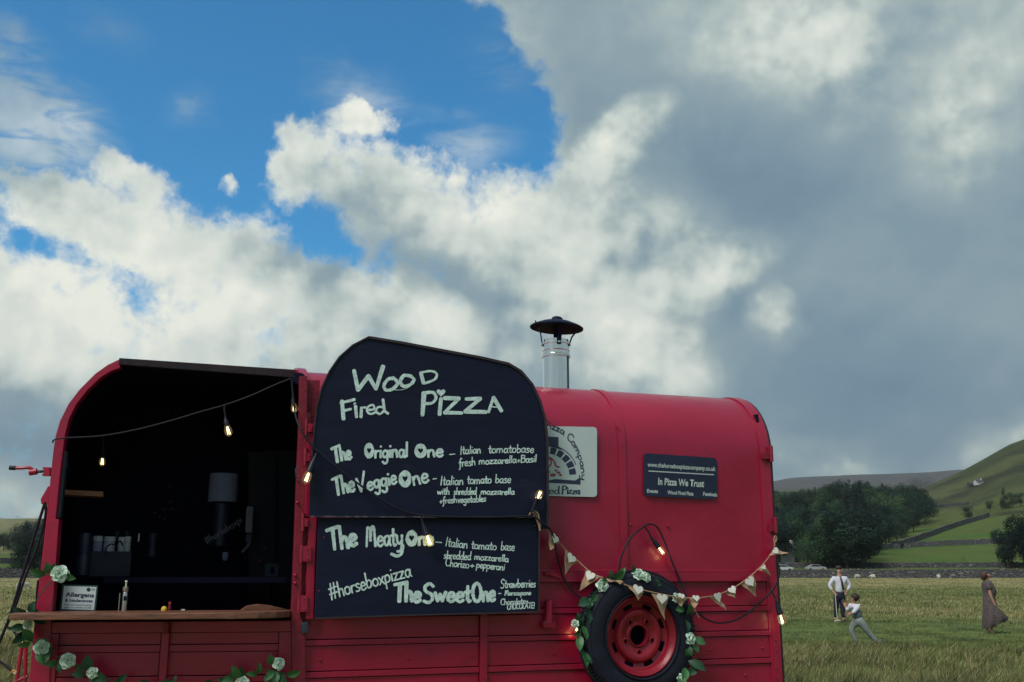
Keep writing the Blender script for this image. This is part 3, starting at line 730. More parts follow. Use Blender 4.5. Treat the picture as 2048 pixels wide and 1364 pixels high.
def tree(px, d, hgt, kind, mm, label, group=None, wide=1., cat='tree', dz=0, name=None, nm2='crown'):
    x, y = gpt(px, d); o = empty(name or ('conifer_tree' if kind == 'conifer' else 'shrub' if kind == 'bush' else 'broadleaf_tree'), (x, y, height(x, y) - .1 + dz), label, cat, group)
    ms = CR[(kind, mm)]; c = bpy.data.objects.new(nm2, ms[R.randrange(len(ms))]); C.objects.link(c); c.parent = o
    c.scale = (hgt * wide, hgt * wide, hgt); c.rotation_euler.z = R.uniform(0, 6.28)
    if kind != 'bush':
        t = bpy.data.objects.new('trunk', TRK[R.randrange(2)]); C.objects.link(t); t.parent = o; t.scale = (hgt, hgt, hgt)
    return o
WG = 'trees of the wood on the hillside'
top_of = lambda px: np.interp(px, [1500, 1545, 1575, 1600, 1625, 1650, 1690, 1720, 1745, 1765, 1785, 1800, 1825, 1850, 1866], [985, 980, 990, 984, 984, 980, 966, 966, 962, 952, 947, 955, 962, 985, 1000])
low_of = lambda px: np.interp(px, [1500, 1730, 1760, 1800, 1850, 1870], [1140, 1132, 1102, 1092, 1062, 1035])
LAB = {'round': 'round-crowned tree', 'wide': 'broad spreading tree', 'conifer': 'narrow dark conifer'}
for d in (268, 285, 305, 330, 355, 385, 420, 455, 500, 545, 600, 660):
    stp = 21 if d < 300 else 18
    px = 1470 + R.uniform(0, 12)
    while px < 1868:
        dd = d + R.uniform(-9, 9); x, y = gpt(px, dd); z = height(x, y)
        yb = 1145 - (z - CAMH) / dd * F * 1.02
        if yb < low_of(px) + 3 and not (1575 < px < 1592 and d < 285):
            kind = R.choices(['round', 'wide', 'conifer'], [6, 1.5, 3 if px < 1760 and d > 400 else .8])[0]
            hmax = (yb - top_of(px)) * dd / F * .97
            hh = min(R.uniform(9, 14) * (1.12 if kind == 'conifer' else 1), hmax)
            if d > 520 and hh < hmax: hh = min(hmax * R.uniform(.85, 1.), 20)
            where = ('in the front row of the wood' if d < 300 else 'on the wooded skyline' if d > 500 else 'halfway up the wooded hillside') + (' nearest the trailer' if px < 1640 else ' at the pasture end' if px > 1770 else ' above the huge spreading tree')
            if hh > 4: tree(px, dd, hh, kind, 'fol' if kind == 'wide' or (kind == 'round' and R.random() < .6) else 'fol_dark', LAB[kind] + ' ' + where, WG)
        px += stp * R.uniform(.75, 1.3) * 300 / (d * .45 + 165)
tree(1695, 256, 15.0, 'wide', 'fol_dark', 'huge dark spreading tree behind the wall at the foot of the wood', wide=1.02)
tree(1662, 258, 11.0, 'wide', 'fol_dark', 'dark tree pressed against the left of the huge spreading tree', wide=.9)
tree(1616, 252, 7.5, 'round', 'fol_light', 'pale green rounded tree beside the white cottage', wide=1.1)
tree(2052, 256, 13.2, 'wide', 'fol_dark', 'big dark tree at the right edge of the picture behind the wall', wide=.85)
tree(2018, 254, 9.0, 'round', 'fol_dark', 'dark lower tree leaning out left of the big right-edge tree', wide=.9)
tree(2075, 252, 12, 'round', 'fol_dark', 'dark tree cut by the right edge of the picture', wide=1.2)
tree(1913, 475, 2.6, 'bush', 'fol_dark', 'small dark bush on the slanting wall', cat='bush')
tree(1808, 368, 2.5, 'round', 'fol_dark', 'tiny lone tree in the pasture beside the wood', wide=1.)
tree(1948, 520, 7.0, 'round', 'fol_dark', 'dark rounded tree below the white farm building', wide=1.15)
tree(1930, 262, 1.2, 'bush', 'fol_dark', 'small dark bush sticking up over the second wall', cat='bush', dz=1.5)
tree(1835, 600, 9, 'bush', 'fol_dark', 'low dark thicket at the right end of the wood', cat='bush')
tree(1852, 990, 16, 'bush', 'fol_dark', 'distant dark copse on the ridge beside the moor', cat='bush', wide=1.6)
for i, (px, d, hh, k) in enumerate(((1993, 560, 6, 'round'), (2008, 565, 5, 'bush'), (2024, 560, 11, 'conifer'), (2040, 555, 8, 'round'), (2056, 560, 7, 'round'), (1870, 450, 3, 'bush'), (1856, 440, 3.5, 'bush'), (1968, 545, 3.5, 'bush'), (1982, 550, 3.5, 'bush'))):
    tree(px, d, hh, k, 'fol_dark', ['dark round tree on the pasture hedge line below the hill', 'low dark hedge bush along the pasture edge', 'thin dark conifer standing above the hedge line'][0 if k == 'round' else 1 if k == 'bush' else 2], 'hedge line trees on the right')
for i, (px, d, hh, k, mm, lb) in enumerate(((62, 250, 9.2, 'wide', 'fol_dark', 'large dark spreading tree beside the trailer nose on the left'), (88, 256, 8, 'wide', 'fol_dark', 'dark tree half hidden behind the left edge of the trailer'), (28, 262, 4.5, 'bush', 'fol_dark', 'dark bush under the big tree on the left'))):
    tree(px, d, hh, k, mm, lb, wide=.95)
for i in range(16):
    px = -40 + i * 10.5; tree(px, 560 + R.uniform(-20, 40), (10 if px < 25 else 15) + R.uniform(-1.5, 1.5), R.choice(['round', 'round', 'conifer']), 'fol_dark', 'bluish dark tree in the row behind the left pasture', 'tree row on the left')
for px, d, hh in ((24, 2480, 8), (66, 2470, 6)): tree(px, d, hh, 'bush', 'fol_dark', 'tiny lone bush on the skyline of the left hill', 'skyline bushes', cat='bush', wide=1.8)

# cottage, farm building, cars by the road
M['render_w'] = mat('white_render', (.55, .55, .55), .9, var=.08); M['slate'] = mat('slate_roof', (.07, .075, .09), .8, var=.3, vscale=2); M['glassd'] = mat('dark_window', (.02, .025, .035), .15)
def house(name, px, d, L, wdt, eh, rh, yaw, label, wall_m, ch=True):
    x, y = gpt(px, d); z = height(x, y); root = empty(name, (x, y, z), label, 'house'); c = Vector((x, y, z - .3))
    a = Vector((math.cos(yaw), math.sin(yaw), 0)); b = Vector((-a.y, a.x, 0))
    P = lambda u, v, w_: c + a * u + b * v + UP * (w_ + .3)
    h_, k_ = L / 2, wdt / 2
    G().prism([P(-h_, -k_, -.3), P(-h_, k_, -.3), P(-h_, k_, eh), P(-h_, 0, eh + rh), P(-h_, -k_, eh)], a * L).build('wall', wall_m, root)
    rf = G()
    for sg in (-1, 1): rf.prism([P(-h_ - .2, sg * (k_ + .25), eh - .15), P(-h_ - .2, 0, eh + rh + .05), P(-h_ - .2, 0, eh + rh + .2), P(-h_ - .2, sg * (k_ + .25), eh + .03)], a * (L + .4))
    rf = rf.build('roof', M['slate'], root)
    if ch: G().box(P(h_ - .5, 0, eh + rh + .4), .6, .8, 1.2, (a, b, UP)).build('chimney', wall_m, rf)
    for u in (-.3, .3):
        for w_ in (1.0, 3.4):
            if w_ < eh - .5:
                f = G().box(P(u * L, -k_ - .02, w_ + .4), .9, .08, 1.1, (a, b, UP)).build('window', M['render_w'], root); G().box(P(u * L, -k_ - .07, w_ + .4), .75, .04, .95, (a, b, UP)).build('pane', M['glassd'], f)
    G().box(P(0, -k_ - .02, 1.0), .95, .08, 2.0, (a, b, UP)).build('door', M['slate'], root)
house('white_cottage', 1582, 276, 3.6, 3.6, 3.4, 1.6, .9, 'small white cottage among trees behind the wall', M['render_w'])
house('white_farmhouse', 1975, 790, 5, 4, 2.4, 1.2, .1, 'tiny white farm building at the foot of the steep hill', M['render_w'])
house('stone_barn', 1964, 800, 7, 4, 1.6, .8, .1, 'low dark barn left of the tiny white farm building', M['stone'], False)
M['car_w'] = mat('white_car_paint', (.55, .58, .6), .25, var=.03, coat=.5); M['car_s'] = mat('silver_car_paint', (.35, .36, .38), .25, var=.03, coat=.5)
def car(px, d, m, label):
    x, y = gpt(px, d); z = height(x, y); root = empty('parked_car', (x, y, z), label, 'car', 'cars parked behind the wall')
    side = [(-2.1, .35), (2.1, .35), (2.15, .75), (1.95, .9), (1.2, .98), (.6, 1.42), (-.9, 1.46), (-1.7, 1.02), (-2.1, .95), (-2.18, .6)]
    G().prism([Vector((x + u, y - .85, z + w_)) for u, w_ in side], (0, 1.7, 0)).build('body', m, root, bevel=.05)
    win = [(1.05, .98), (.52, 1.35), (-.85, 1.38), (-1.45, 1.02)]
    G().prism([Vector((x + u, y - .87, z + w_)) for u, w_ in win], (0, 1.74, 0)).build('side_window', M['glassd'], root)
    for u in (-1.35, 1.35):
        for v in (-.86, .66):
            w1 = G().lathe((x + u, y + v, z + .33), [(.33, 0), (.33, .2)], 16, (Vector((1, 0, 0)), UP, Vector((0, 1, 0)))).build('wheel', M['rubber'], root)
car(1566, 238, M['car_w'], 'white car parked behind the nearest stone wall, closest to the trailer')
car(1632, 240, M['car_s'], 'silver car parked behind the nearest stone wall near the dark trees')

# the valley's air
M['haze'] = bpy.data.materials.new('haze'); M['haze'].use_nodes = True; hn = M['haze'].node_tree; hn.nodes.clear()
pv = hn.nodes.new('ShaderNodeVolumePrincipled'); pv.inputs['Density'].default_value = HAZE; pv.inputs['Color'].default_value = (.80, .88, .95, 1); pv.inputs['Anisotropy'].default_value = .3
ho = hn.nodes.new('ShaderNodeOutputMaterial'); hn.links.new(pv.outputs[0], ho.inputs['Volume'])
if HAZE > 0:
    zs_ = [v[2] for v in gv]
    tag(G().box((0, 0, (min(zs_) - 1.5 + max(zs_) + 30) / 2), 14100, 14100, max(zs_) + 30 - min(zs_) + 1.5).build('haze', M['haze']), kind='stuff')
# ------------------------------------------------------------------ horsebox trailer
SL, SC, SR = -3.10, -1.88, .90            # nose, corner post, rear end along the side
WD = 1.75; ZT = 2.26; RN, RZ = .40, .388; ZB = .45
BASE = T(-1.0, .9, 0)
trailer = empty('horsebox_trailer', BASE, 'red vintage horsebox trailer with rounded roof turned into a pizza stall', 'trailer')
def arc_profile(pr=0., z0=None, full=True):
    """(n, z) outline of the body, pushed out by pr"""
    pts = [(-pr, ZB if z0 is None else z0), (-pr, ZT)]
    for i in range(1, 15):
        a = PI / 2 * i / 14
        pts.append((RN - (RN + pr) * math.cos(a) , ZT + (RZ + pr) * math.sin(a)))
    pts.append((WD / 2, ZT + RZ + pr + .018))
    if full: pts += [(WD - n, z) for n, z in pts[:-1]][::-1]
    return pts
def sheet(name, s0, s1, prof, th, m, smooth=True, nseg=1, bend=0., bevel=0):
    g = G(); k = len(prof)
    for gi in (0, 1):
        for i in range(nseg + 1):
            s = s0 + (s1 - s0) * i / nseg
            for j, (n, z) in enumerate(prof):
                q = Vector((n - WD / 2, z - 1.6)); q = q * (1 - gi * th / max(q.length, .3))
                b = bend * (mnoise.noise(Vector((s * 2.2, n * 3, z * 2.6))) if gi == 0 else 0)
                g.v.append(T(s, q.x + WD / 2 + b, q.y + 1.6 + b * .3))
    o = (nseg + 1) * k
    for i in range(nseg):
        for j in range(k - 1):
            a = i * k + j
            g.f.append((a, a + k, a + k + 1, a + 1)); g.f.append((a + o, a + o + 1, a + o + k + 1, a + o + k))
    for j in range(k - 1):
        g.f.append((j, j + 1, j + 1 + o, j + o)); a = nseg * k + j; g.f.append((a, a + o, a + o + 1, a + 1))
    for i in range(nseg):
        for j in (0, k - 1):
            a = i * k + j; g.f.append((a, a + o, a + o + k, a + k))
    return g.build(name, m, trailer, smooth)
zz = lambda y, x=1460: SIDE.at(x, y).z
zrail0, zrail1 = zz(1163), zz(1145)
def dense(prof, step=.05):
    out = [prof[0]]
    for a, b in zip(prof[:-1], prof[1:]):
        L = math.hypot(b[0] - a[0], b[1] - a[1]); n = max(1, int(L / step))
        for i in range(1, n + 1): out.append((a[0] + (b[0] - a[0]) * i / n, a[1] + (b[1] - a[1]) * i / n))
    return out
up = dense(arc_profile(0, zrail0))
sheet('roof_panel', SC, -.085, up, .012, M['red'], nseg=36, bend=.012)
sheet('roof_panel', -.083, SR - .002, up, .012, M['red'], nseg=24, bend=.012)
sheet('roof_rib', -.105, -.06, arc_profile(.007, zrail1), .014, M['red'], bevel=.002)
sheet('end_rim', .835, SR + .004, arc_profile(.009, .9), .02, M['red'])
sheet('end_trim', SR + .005, SR + .022, arc_profile(.004, .6), .03, M['edge'])
sheet('front_rib', SC - .035, SC + .012, arc_profile(.02, 2.2), .026, M['red'])
# far end wall and floor
G().prism([T(SR - .02, n, z) for n, z in arc_profile(-.012)], D * .02).build('end_wall', M['red'], trailer)
for n_ in (WD - .03,):
    G().prism([T(SC, n_, ZB), T(SR, n_, ZB), T(SR, n_, zrail0), T(SC, n_, zrail0)], N * .02).build('far_side_wall', M['red'], trailer)
# plank cladding under the rail: wide boards and narrow raised strips, each a piece of its own
rows = [(1163, 1211, 0), (1212.5, 1222, 1), (1223.5, 1261, 0), (1262.5, 1272, 1), (1273.5, 1316.5, 0), (1318, 1328, 1), (1329.5, 1371, 0), (1372.5, 1383, 1), (1384.5, 1428, 0), (1429.5, 1440, 1), (1441.5, 1490, 0)]
G().prism([T(SC, .012, ZB), T(SR - .03, .012, ZB), T(SR - .03, .012, zrail0), T(SC, .012, zrail0)], N * .02).build('backing_panel', M['black'], trailer)
s_a, s_b, s_c, s_d = SIDE.at(608, 1270), SIDE.at(958, 1270), SIDE.at(973, 1270), SIDE.at(1542, 1270)
sa, sb, scc, sdd = [loc3(q)[0] for q in (s_a, s_b, s_c, s_d)]
def plank(z0, z1, s0, s1, n0, n1, nm, m, bev=.003):
    g = G(); k = 14
    for i in range(k + 1):
        s = s0 + (s1 - s0) * i / k; b = .0025 * mnoise.noise(Vector((s * 3, z0 * 9, 0)))
        g.v += [T(s, n0 + b, z0), T(s, n0 + b, z1), T(s, n1, z1), T(s, n1, z0)]
    for i in range(k):
        a = i * 4
        for j in range(4): g.f.append((a + j, a + (j + 1) % 4, a + 4 + (j + 1) % 4, a + 4 + j))
    g.f += [(0, 1, 2, 3), (4 * k + 3, 4 * k + 2, 4 * k + 1, 4 * k)]
    return g.build(nm, m, trailer, False, bev)
for i, (y1, y0, st) in enumerate(rows):
    for s0, s1 in ((sa, sb), (scc, sdd)):
        plank(zz(y0), zz(y1), s0 + .001, s1 - .001, -.011 if st else -.001, .011, 'raised_strip' if st else 'cladding_board', M['red'])
plank(ZB, zrail1, sb + .001, scc - .001, -.02, .011, 'side_post', M['red'])
plank(zrail0 + .001, zrail1, SC + .02, SR - .07, -.028, -.002, 'waist_rail', M['red'])
plank(zrail1 + .0015, zrail1 + .016, SC + .02, SR - .07, -.016, -.002, 'rail_cap', M['red'])
plank(ZB, zrail0 + .002, sdd + .001, SR + .003, -.014, .011, 'end_post', M['red'])
# rivets
rg = bpy.data.meshes.new('rivet'); bm = bmesh.new(); bmesh.ops.create_uvsphere(bm, u_segments=10, v_segments=6, radius=1); bm.to_mesh(rg); bm.free(); rg.materials.append(M['red']); rg.shade_smooth()
def rivet(px, py, off=-.002, r=.0075, pl=SIDE):
    part('rivet', rg, trailer, pl.at(px, py, off) - BASE, scale=(r, r, r * .8))
for x, y in ((641, 1320), (817, 1317), (944, 1313), (1108, 1307), (1420, 1300), (1525, 1296), (620, 1390), (1260, 1049), (1336, 1052), (1235, 853), (700, 1208), (1490, 1350)): rivet(x, y)
for y in (1190, 1240, 1280, 1300, 1336, 1356): rivet(1552, y, -.016, .005)
# rear hinges
for x0, y0, x1, y1 in ((1525, 905, 1546, 918), (1541, 1046, 1555, 1063)):
    plate('hinge_strap', SIDE, [(x0, y0), (x1, y0), (x1, y1), (x0, y1)], -.03, .018, M['red_dark'], trailer)
    g = G(); q = SIDE.at(x1 - 3, (y0 + y1) / 2, -.03); g.tube([q - UP * .035, q + UP * .06], .011, 10); g.build('hinge_pin', M['red_dark'], trailer, True)
# ---- serving corner: post, stile, hinges
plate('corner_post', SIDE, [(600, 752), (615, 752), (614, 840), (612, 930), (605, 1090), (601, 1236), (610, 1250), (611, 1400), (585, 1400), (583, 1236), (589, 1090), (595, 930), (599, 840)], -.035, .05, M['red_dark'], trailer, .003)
plate('door_stile', SIDE, [(619, 1034), (634, 1034), (630, 1120), (627, 1238), (612, 1238), (614, 1120)], -.055, .03, M['red'], trailer)
plate('door_stile', SIDE, [(616, 848), (627, 850), (622, 1000), (620, 1033), (609, 1033), (612, 925)], -.055, .03, M['red'], trailer)
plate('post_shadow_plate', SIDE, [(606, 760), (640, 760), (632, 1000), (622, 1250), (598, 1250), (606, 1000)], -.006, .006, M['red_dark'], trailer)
for pts in ([(604, 1092), (623, 1092), (622, 1123), (603, 1123)], [(599, 1191), (616, 1191), (615, 1224), (598, 1224)], [(607, 1036), (618, 1036), (617, 1053), (606, 1053)], [(614, 847), (629, 847), (629, 864), (614, 864)], [(612, 905), (624, 905), (624, 922), (612, 922)]):
    h = plate('hinge_plate', SIDE, pts, -.066, .012, M['red'], trailer)
    cx = sum(p[0] for p in pts) / 4
    for yy in (pts[0][1] + 6, pts[2][1] - 6): rivet(cx + 2, yy, -.068, .0042)
    q = SIDE.at(pts[0][0] - 1, (pts[0][1] + pts[2][1]) / 2, -.058)
    G().tube([q - UP * .043, q + UP * .043], .010, 10).build('hinge_barrel', M['red_dark'], trailer, True)
for y in (1150, 1166, 960, 1005): rivet(592 + (1100 - y) * .03, y, -.04, .009)
plate('galvanised_clip', SIDE, [(602, 1246), (616, 1243), (617, 1265), (604, 1268)], -.05, .03, M['galv'], trailer, .006)
# keeper bracket right of the boards, pin and chain eye on the rail
plate('board_keeper', SIDE, [(1094, 1203), (1107, 1203), (1107, 1240), (1112, 1246), (1110, 1256), (1088, 1256), (1086, 1246), (1093, 1240)], -.05, .045, M['red'], trailer, .005)
G().tube([SIDE.at(1100, 1200, -.04), SIDE.at(1100, 1245, -.04)], .018, 12).build('keeper_pin', M['red'], trailer, True)
G().tube([SIDE.at(1088, 1147, -.04), SIDE.at(1100, 1150, -.04), SIDE.at(1112, 1153, -.035), SIDE.at(1121, 1158, -.03)], .008, 8).build('rail_hook', M['red_dark'], trailer, True)
for dx in (0, 8): rivet(1091 + dx, 1147, -.045, .009)

# ---- serving front: arch frame (plane FRONT), nose shell, lintel, panel, counter
outer = [(97, 1000), (102, 945), (107, 900), (111, 873), (120, 842), (137, 808), (160, 778), (190, 748), (215, 730), (240, 718)]
inner = [(240, 736), (222, 742), (200, 756), (175, 780), (153, 808), (138, 838), (130, 870), (126, 900), (119, 955), (111, 1040)]
plate('arch_frame', FRONT, [(92, 1040)] + outer + inner, -.012, .05, M['red'], trailer, .004)
plate('arch_frame_base', FRONT, [(58, 1364), (66, 1270), (76, 1180), (92, 1040), (118, 1038), (112, 1120), (103, 1232), (98, 1400), (55, 1400)], -.018, .06, M['red'], trailer, .004)
plate('inner_channel', FRONT, [(124, 902), (133, 902), (128, 960), (120, 1036), (110, 1036), (117, 960)], .02, .04, M['galv'], trailer, .003)
nose = [(52, 1440), (62, 1350), (76, 1180), (90, 1040)] + outer
for i in range(len(nose) - 1):      # plates of the rounded nose, running back across the trailer
    a, b = FRONT.at(*nose[i], .03), FRONT.at(*nose[i + 1], .03)
    if i == 0:
        ng = G()
    a2, b2 = [q + N * (1.66 - loc3(q)[1]) for q in (a, b)]; dd = D * .015 - UP * .01
    ng.add([a, b, b2, a2, a + dd, b + dd, b2 + dd, a2 + dd], [(0, 1, 2, 3), (4, 7, 6, 5)])
ng.build('nose_shell', M['red'], trailer)
kink = FRONT.at(240, 718, .0); rt = T(SC - .02, .37, ZT + RZ + .004)
G().prism([kink - UP * .012, rt - UP * .012, T(SC - .02, 1.66, ZT + RZ - .01), kink + N * 1.44 - UP * .012], UP * .01).build('front_roof', M['red'], trailer)
lint = [kink + UP * .002, rt + UP * .004, rt - UP * .042, kink - UP * .032]
G().prism([p - NF * .02 for p in lint], NF * .03).build('lintel_board', M['edge'], trailer, False, .003)
G().tube([T(SC - .05, .02, 2.545), T(SC - .05, .07, 2.545)], .032, 14).build('black_fitting', M['black'], trailer, True)
# panel under the counter
zf = lambda y, x=300: FRONT.at(x, y).z
def fplank(x0, x1, y0, y1, o0, th, nm, m=M['red'], bev=.003):
    a, b = loc3(FRONT.at(x0, 1300)), loc3(FRONT.at(x1, 1300))
    pa, pb = FRONT.at(x0, 1300, o0), FRONT.at(x1, 1300, o0)
    g = G(); k = 8
    for i in range(k + 1):
        q = pa.lerp(pb, i / k); j = NF * .002 * mnoise.noise(q * 4)
        g.v += [Vector((q.x, q.y, zf(y1))) + j, Vector((q.x, q.y, zf(y0))) + j, Vector((q.x, q.y, zf(y0))) + NF * th, Vector((q.x, q.y, zf(y1))) + NF * th]
    for i in range(k):
        for j in range(4): g.f.append((i * 4 + j, i * 4 + (j + 1) % 4, i * 4 + 4 + (j + 1) % 4, i * 4 + 4 + j))
    g.f += [(0, 1, 2, 3), (4 * k + 3, 4 * k + 2, 4 * k + 1, 4 * k)]
    return g.build(nm, m, trailer, False, bev)
for y0, y1, st in ((1266, 1289, 0), (1290.5, 1304, 1), (1305.5, 1352, 0), (1353.5, 1366, 1), (1367.5, 1412, 0), (1413.5, 1426, 1), (1427.5, 1480, 0)):
    for x0, x1 in ((116, 320), (337, 556)): fplank(x0, x1, y0, y1, -.004 if st else .006, .012, 'raised_strip' if st else 'cladding_board')
fplank(100, 590, 1240, 1500, .02, .02, 'backing_panel', M['black'])
fplank(98, 588, 1243, 1265, -.008, .026, 'top_rail')
fplank(321, 336, 1266, 1480, -.03, .045, 'centre_post')
fplank(322, 334, 1243.5, 1265, -.055, .04, 'counter_bracket', M['red_dark'])
fplank(98, 115, 1266, 1480, -.01, .028, 'side_frame')
fplank(557, 588, 1266, 1480, -.01, .028, 'side_frame')
# counter
cz = FRONT.at(300, 1238, -.2).z
cl, cr_ = FRONT.at(100, 1238), FRONT.at(583, 1238)
cw = (cr_ - cl).length
plan = [(-.12, -.05), (-.115, .235), (-.09, .25), (0, .252), (cw * .5, .255), (cw * .78, .25), (cw * .88, .225), (cw * .95, .17), (cw - .005, .07), (cw - .005, -.07), (0, -.07)]
cpts = [Vector((cl.x, cl.y, cz)) + DF * a - NF * b for a, b in plan]
ctr = G().prism(cpts, UP * .030).build('serving_counter', M['wood'], trailer, False, .006)

# ---- dark inside: floor, back wall, ceiling, lining behind the body side
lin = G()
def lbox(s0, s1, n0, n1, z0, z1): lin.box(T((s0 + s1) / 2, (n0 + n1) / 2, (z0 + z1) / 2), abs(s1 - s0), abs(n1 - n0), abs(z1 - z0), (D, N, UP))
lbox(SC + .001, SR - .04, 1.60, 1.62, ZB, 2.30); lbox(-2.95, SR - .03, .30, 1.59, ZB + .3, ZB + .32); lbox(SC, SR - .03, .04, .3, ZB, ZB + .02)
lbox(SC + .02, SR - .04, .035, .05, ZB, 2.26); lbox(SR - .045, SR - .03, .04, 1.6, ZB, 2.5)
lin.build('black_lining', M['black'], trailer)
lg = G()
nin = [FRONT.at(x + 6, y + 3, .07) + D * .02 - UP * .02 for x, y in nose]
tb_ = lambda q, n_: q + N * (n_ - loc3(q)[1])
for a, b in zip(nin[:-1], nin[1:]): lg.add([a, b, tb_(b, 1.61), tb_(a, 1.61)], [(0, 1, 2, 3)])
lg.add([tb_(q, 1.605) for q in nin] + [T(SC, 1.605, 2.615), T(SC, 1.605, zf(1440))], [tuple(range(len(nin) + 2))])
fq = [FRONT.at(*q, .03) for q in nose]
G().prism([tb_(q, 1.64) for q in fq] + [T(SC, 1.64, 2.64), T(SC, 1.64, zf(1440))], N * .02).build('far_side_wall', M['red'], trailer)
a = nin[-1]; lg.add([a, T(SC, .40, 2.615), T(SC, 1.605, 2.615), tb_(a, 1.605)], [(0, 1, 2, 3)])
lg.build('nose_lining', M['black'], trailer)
# curved lining behind the body side's roof curve
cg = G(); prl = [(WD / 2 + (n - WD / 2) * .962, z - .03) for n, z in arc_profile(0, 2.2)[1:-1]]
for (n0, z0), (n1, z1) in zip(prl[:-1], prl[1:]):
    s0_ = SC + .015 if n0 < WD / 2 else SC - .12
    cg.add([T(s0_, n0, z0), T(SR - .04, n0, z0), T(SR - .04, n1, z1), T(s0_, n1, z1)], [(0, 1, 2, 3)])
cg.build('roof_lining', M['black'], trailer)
INB = Plane(T(0, 1.59, 0), N)       # inner back wall face
INM = Plane(T(0, 1.05, 0), N)
M['panel_in'] = mat('dark_grey_panel', (.0045, .005, .015), .6, var=.3, spec=.3)
plate('inner_partition', Plane(T(0, 1.25, 0), N), [(497, 905), (552, 900), (552, 1290), (497, 1290)], 0, .02, M['panel_in'], trailer)
plate('inner_partition', Plane(T(0, 1.2, 0), N), [(552.5, 900), (600, 900), (600, 1290), (552.5, 1290)], 0, .02, M['panel_in'], trailer)
wsh = plate('wood_shelf', Plane(T(0, .75, 0), N), [(120, 979), (206, 983), (206, 993), (120, 989)], 0, .16, M['wood2'], trailer)
sw = plate('light_switch', Plane(T(0, 1.18, 0), N), [(531, 1127), (558, 1127), (557, 1153), (530, 1153)], 0, .012, M['galv'], trailer)
plate('rocker', Plane(T(0, 1.17, 0), N), [(541, 1134), (548, 1134), (548, 1147), (541, 1147)], 0, .008, M['black'], sw)
G().tube([Plane(T(0, 1.18, 0), N).at(538, 1154), Plane(T(0, 1.18, 0), N).at(535, 1290)], .007, 8).build('conduit', M['galv'], trailer, True)
G().tube([Plane(T(0, 1.18, 0), N).at(552, 905), Plane(T(0, 1.18, 0), N).at(550, 1126)], .007, 8).build('conduit', M['panel_in'], trailer, True)
ik = Ink(INB, 0.); ik.text('#horsebox', 200, 858, 372, 828, 34, 2.2, .05); ik.build('lettering', M['chalkfaint'], trailer)
M['reddot'] = mat('dark_red_dot', (.09, .004, .02), .6)
for x, y in ((340, 973), (341, 1003), (345, 1018), (327, 1019), (309, 1025), (319, 1034), (329, 1038), (532, 1097), (521, 1123)):
    q = INB.at(x, y) if x < 500 else Plane(T(0, 1.245, 0), N).at(x, y)
    G().lathe(q, [(.011, 0), (.011, .012), (.004, .016)], 10, (D, UP, -N)).build('red_dot', M['reddot'], trailer, True)  # small dark red discs dotted over the inner wall and partition

# ---- nose hardware on the left: window brace, crank handle, cradle
FL = Plane(FRONT.p + NF * .25, NF)
plate('nose_gusset', FL, [(96, 972), (100, 972), (100, 1010), (82, 1008), (81, 998)], 0, .1, M['red'], trailer, .004)
cp = [(24, 936), (40, 936), (56, 935), (63, 938), (66, 944), (73, 945), (90, 942)]
G().tube(catmull([FL.at(x, y) for x, y in cp[:5]], 4), .009, 8).build('crank_arm', M['red'], trailer, True)
G().tube([FL.at(19, 935.5), FL.at(31, 936)], .012, 10).build('crank_grip', M['cable'], trailer, True)
G().tube([FL.at(59, 945), FL.at(74, 943)], .017, 10).build('crank_hub', M['red'], trailer, True)
G().tube([FL.at(74, 943.5), FL.at(90, 942)], .008, 8).build('crank_screw', M['cable'], trailer, True)
plate('crank_bracket', FL, [(84, 934), (99, 934), (99, 951), (83, 951), (86, 946), (88, 942), (86, 938)], -.02, .05, M['red'], trailer, .003)
tow = G()
for p in ([(44, 1290), (33, 1364)], [(52, 1290), (50, 1364)], [(30, 1364), (56, 1352)]):
    tow.tube([FL.at(*p[0]), FL.at(*p[1])], .010, 8)
tow.build('nose_ladder_bracket', M['red'], trailer, True)
# chassis, axles and wheels below the picture
ch = G()
for n_ in (.35, 1.4): ch.box(T(-1.1, n_, .40), 4.4, .08, .1, (D, N, UP))
ch.box(T(-3.7, .9, .42), 1.2, .08, .08, (D, N, UP)); ch.build('chassis', M['red_dark'], trailer)
for s_ in (-1.35, -.65):
    for n_ in (-.05, WD + .05):
        wg = G().lathe(T(s_, n_ - .09, .31), [(.17, 0), (.29, .0), (.31, .03), (.31, .15), (.29, .18), (.17, .18)], 28, (D, UP, N)).build('road_wheel', M['rubber'], trailer, True)
plank(.62, .70, -1.75, -.25, -.16, -.012, 'mudguard', M['red'])

# ---- flue
fl = Plane(T(0, .62, 0), N); fb = fl.at(1113, 790); fr = .5 * (1141 - 1086) / F * fb.y
zt = fl.at(1113, 684).z; zb1 = fl.at(1113, 713).z
pipe = G().lathe((fb.x, fb.y, 2.5), [(fr * .97, 0), (fr * .97, zb1 - 2.5 - .01), (fr * 1.05, zb1 - 2.5 - .008), (fr * 1.06, zb1 - 2.5 + .006), (fr * 1.0, zb1 - 2.5 + .010), (fr * 1.0, zb1 - 2.5 + .03), (fr * 1.03, zb1 - 2.5 + .033), (fr * .99, zb1 - 2.5 + .036), (fr * .99, zt - 2.5 - .022), (fr * 1.07, zt - 2.5 - .02), (fr * 1.07, zt - 2.5 - .01), (fr * .96, zt - 2.5 - .006), (fr * .96, zt - 2.5 + .01), (fr * .90, zt - 2.5 + .01), (fr * .90, 0)], 48).build('flue_pipe', M['steel'], trailer, True)
G().box((fb.x + fr * .86, fb.y - fr * .5, 2.75), .008, .008, .3).build('pipe_seam', M['galv'], pipe)
zc = fl.at(1113, 656).z; cr = .5 * 110 / F * fb.y
tl = Matrix.Rotation(math.radians(3.5), 3, 'Y'); ax = tuple(tl @ a for a in (Vector((1, 0, 0)), Vector((0, 1, 0)), UP))
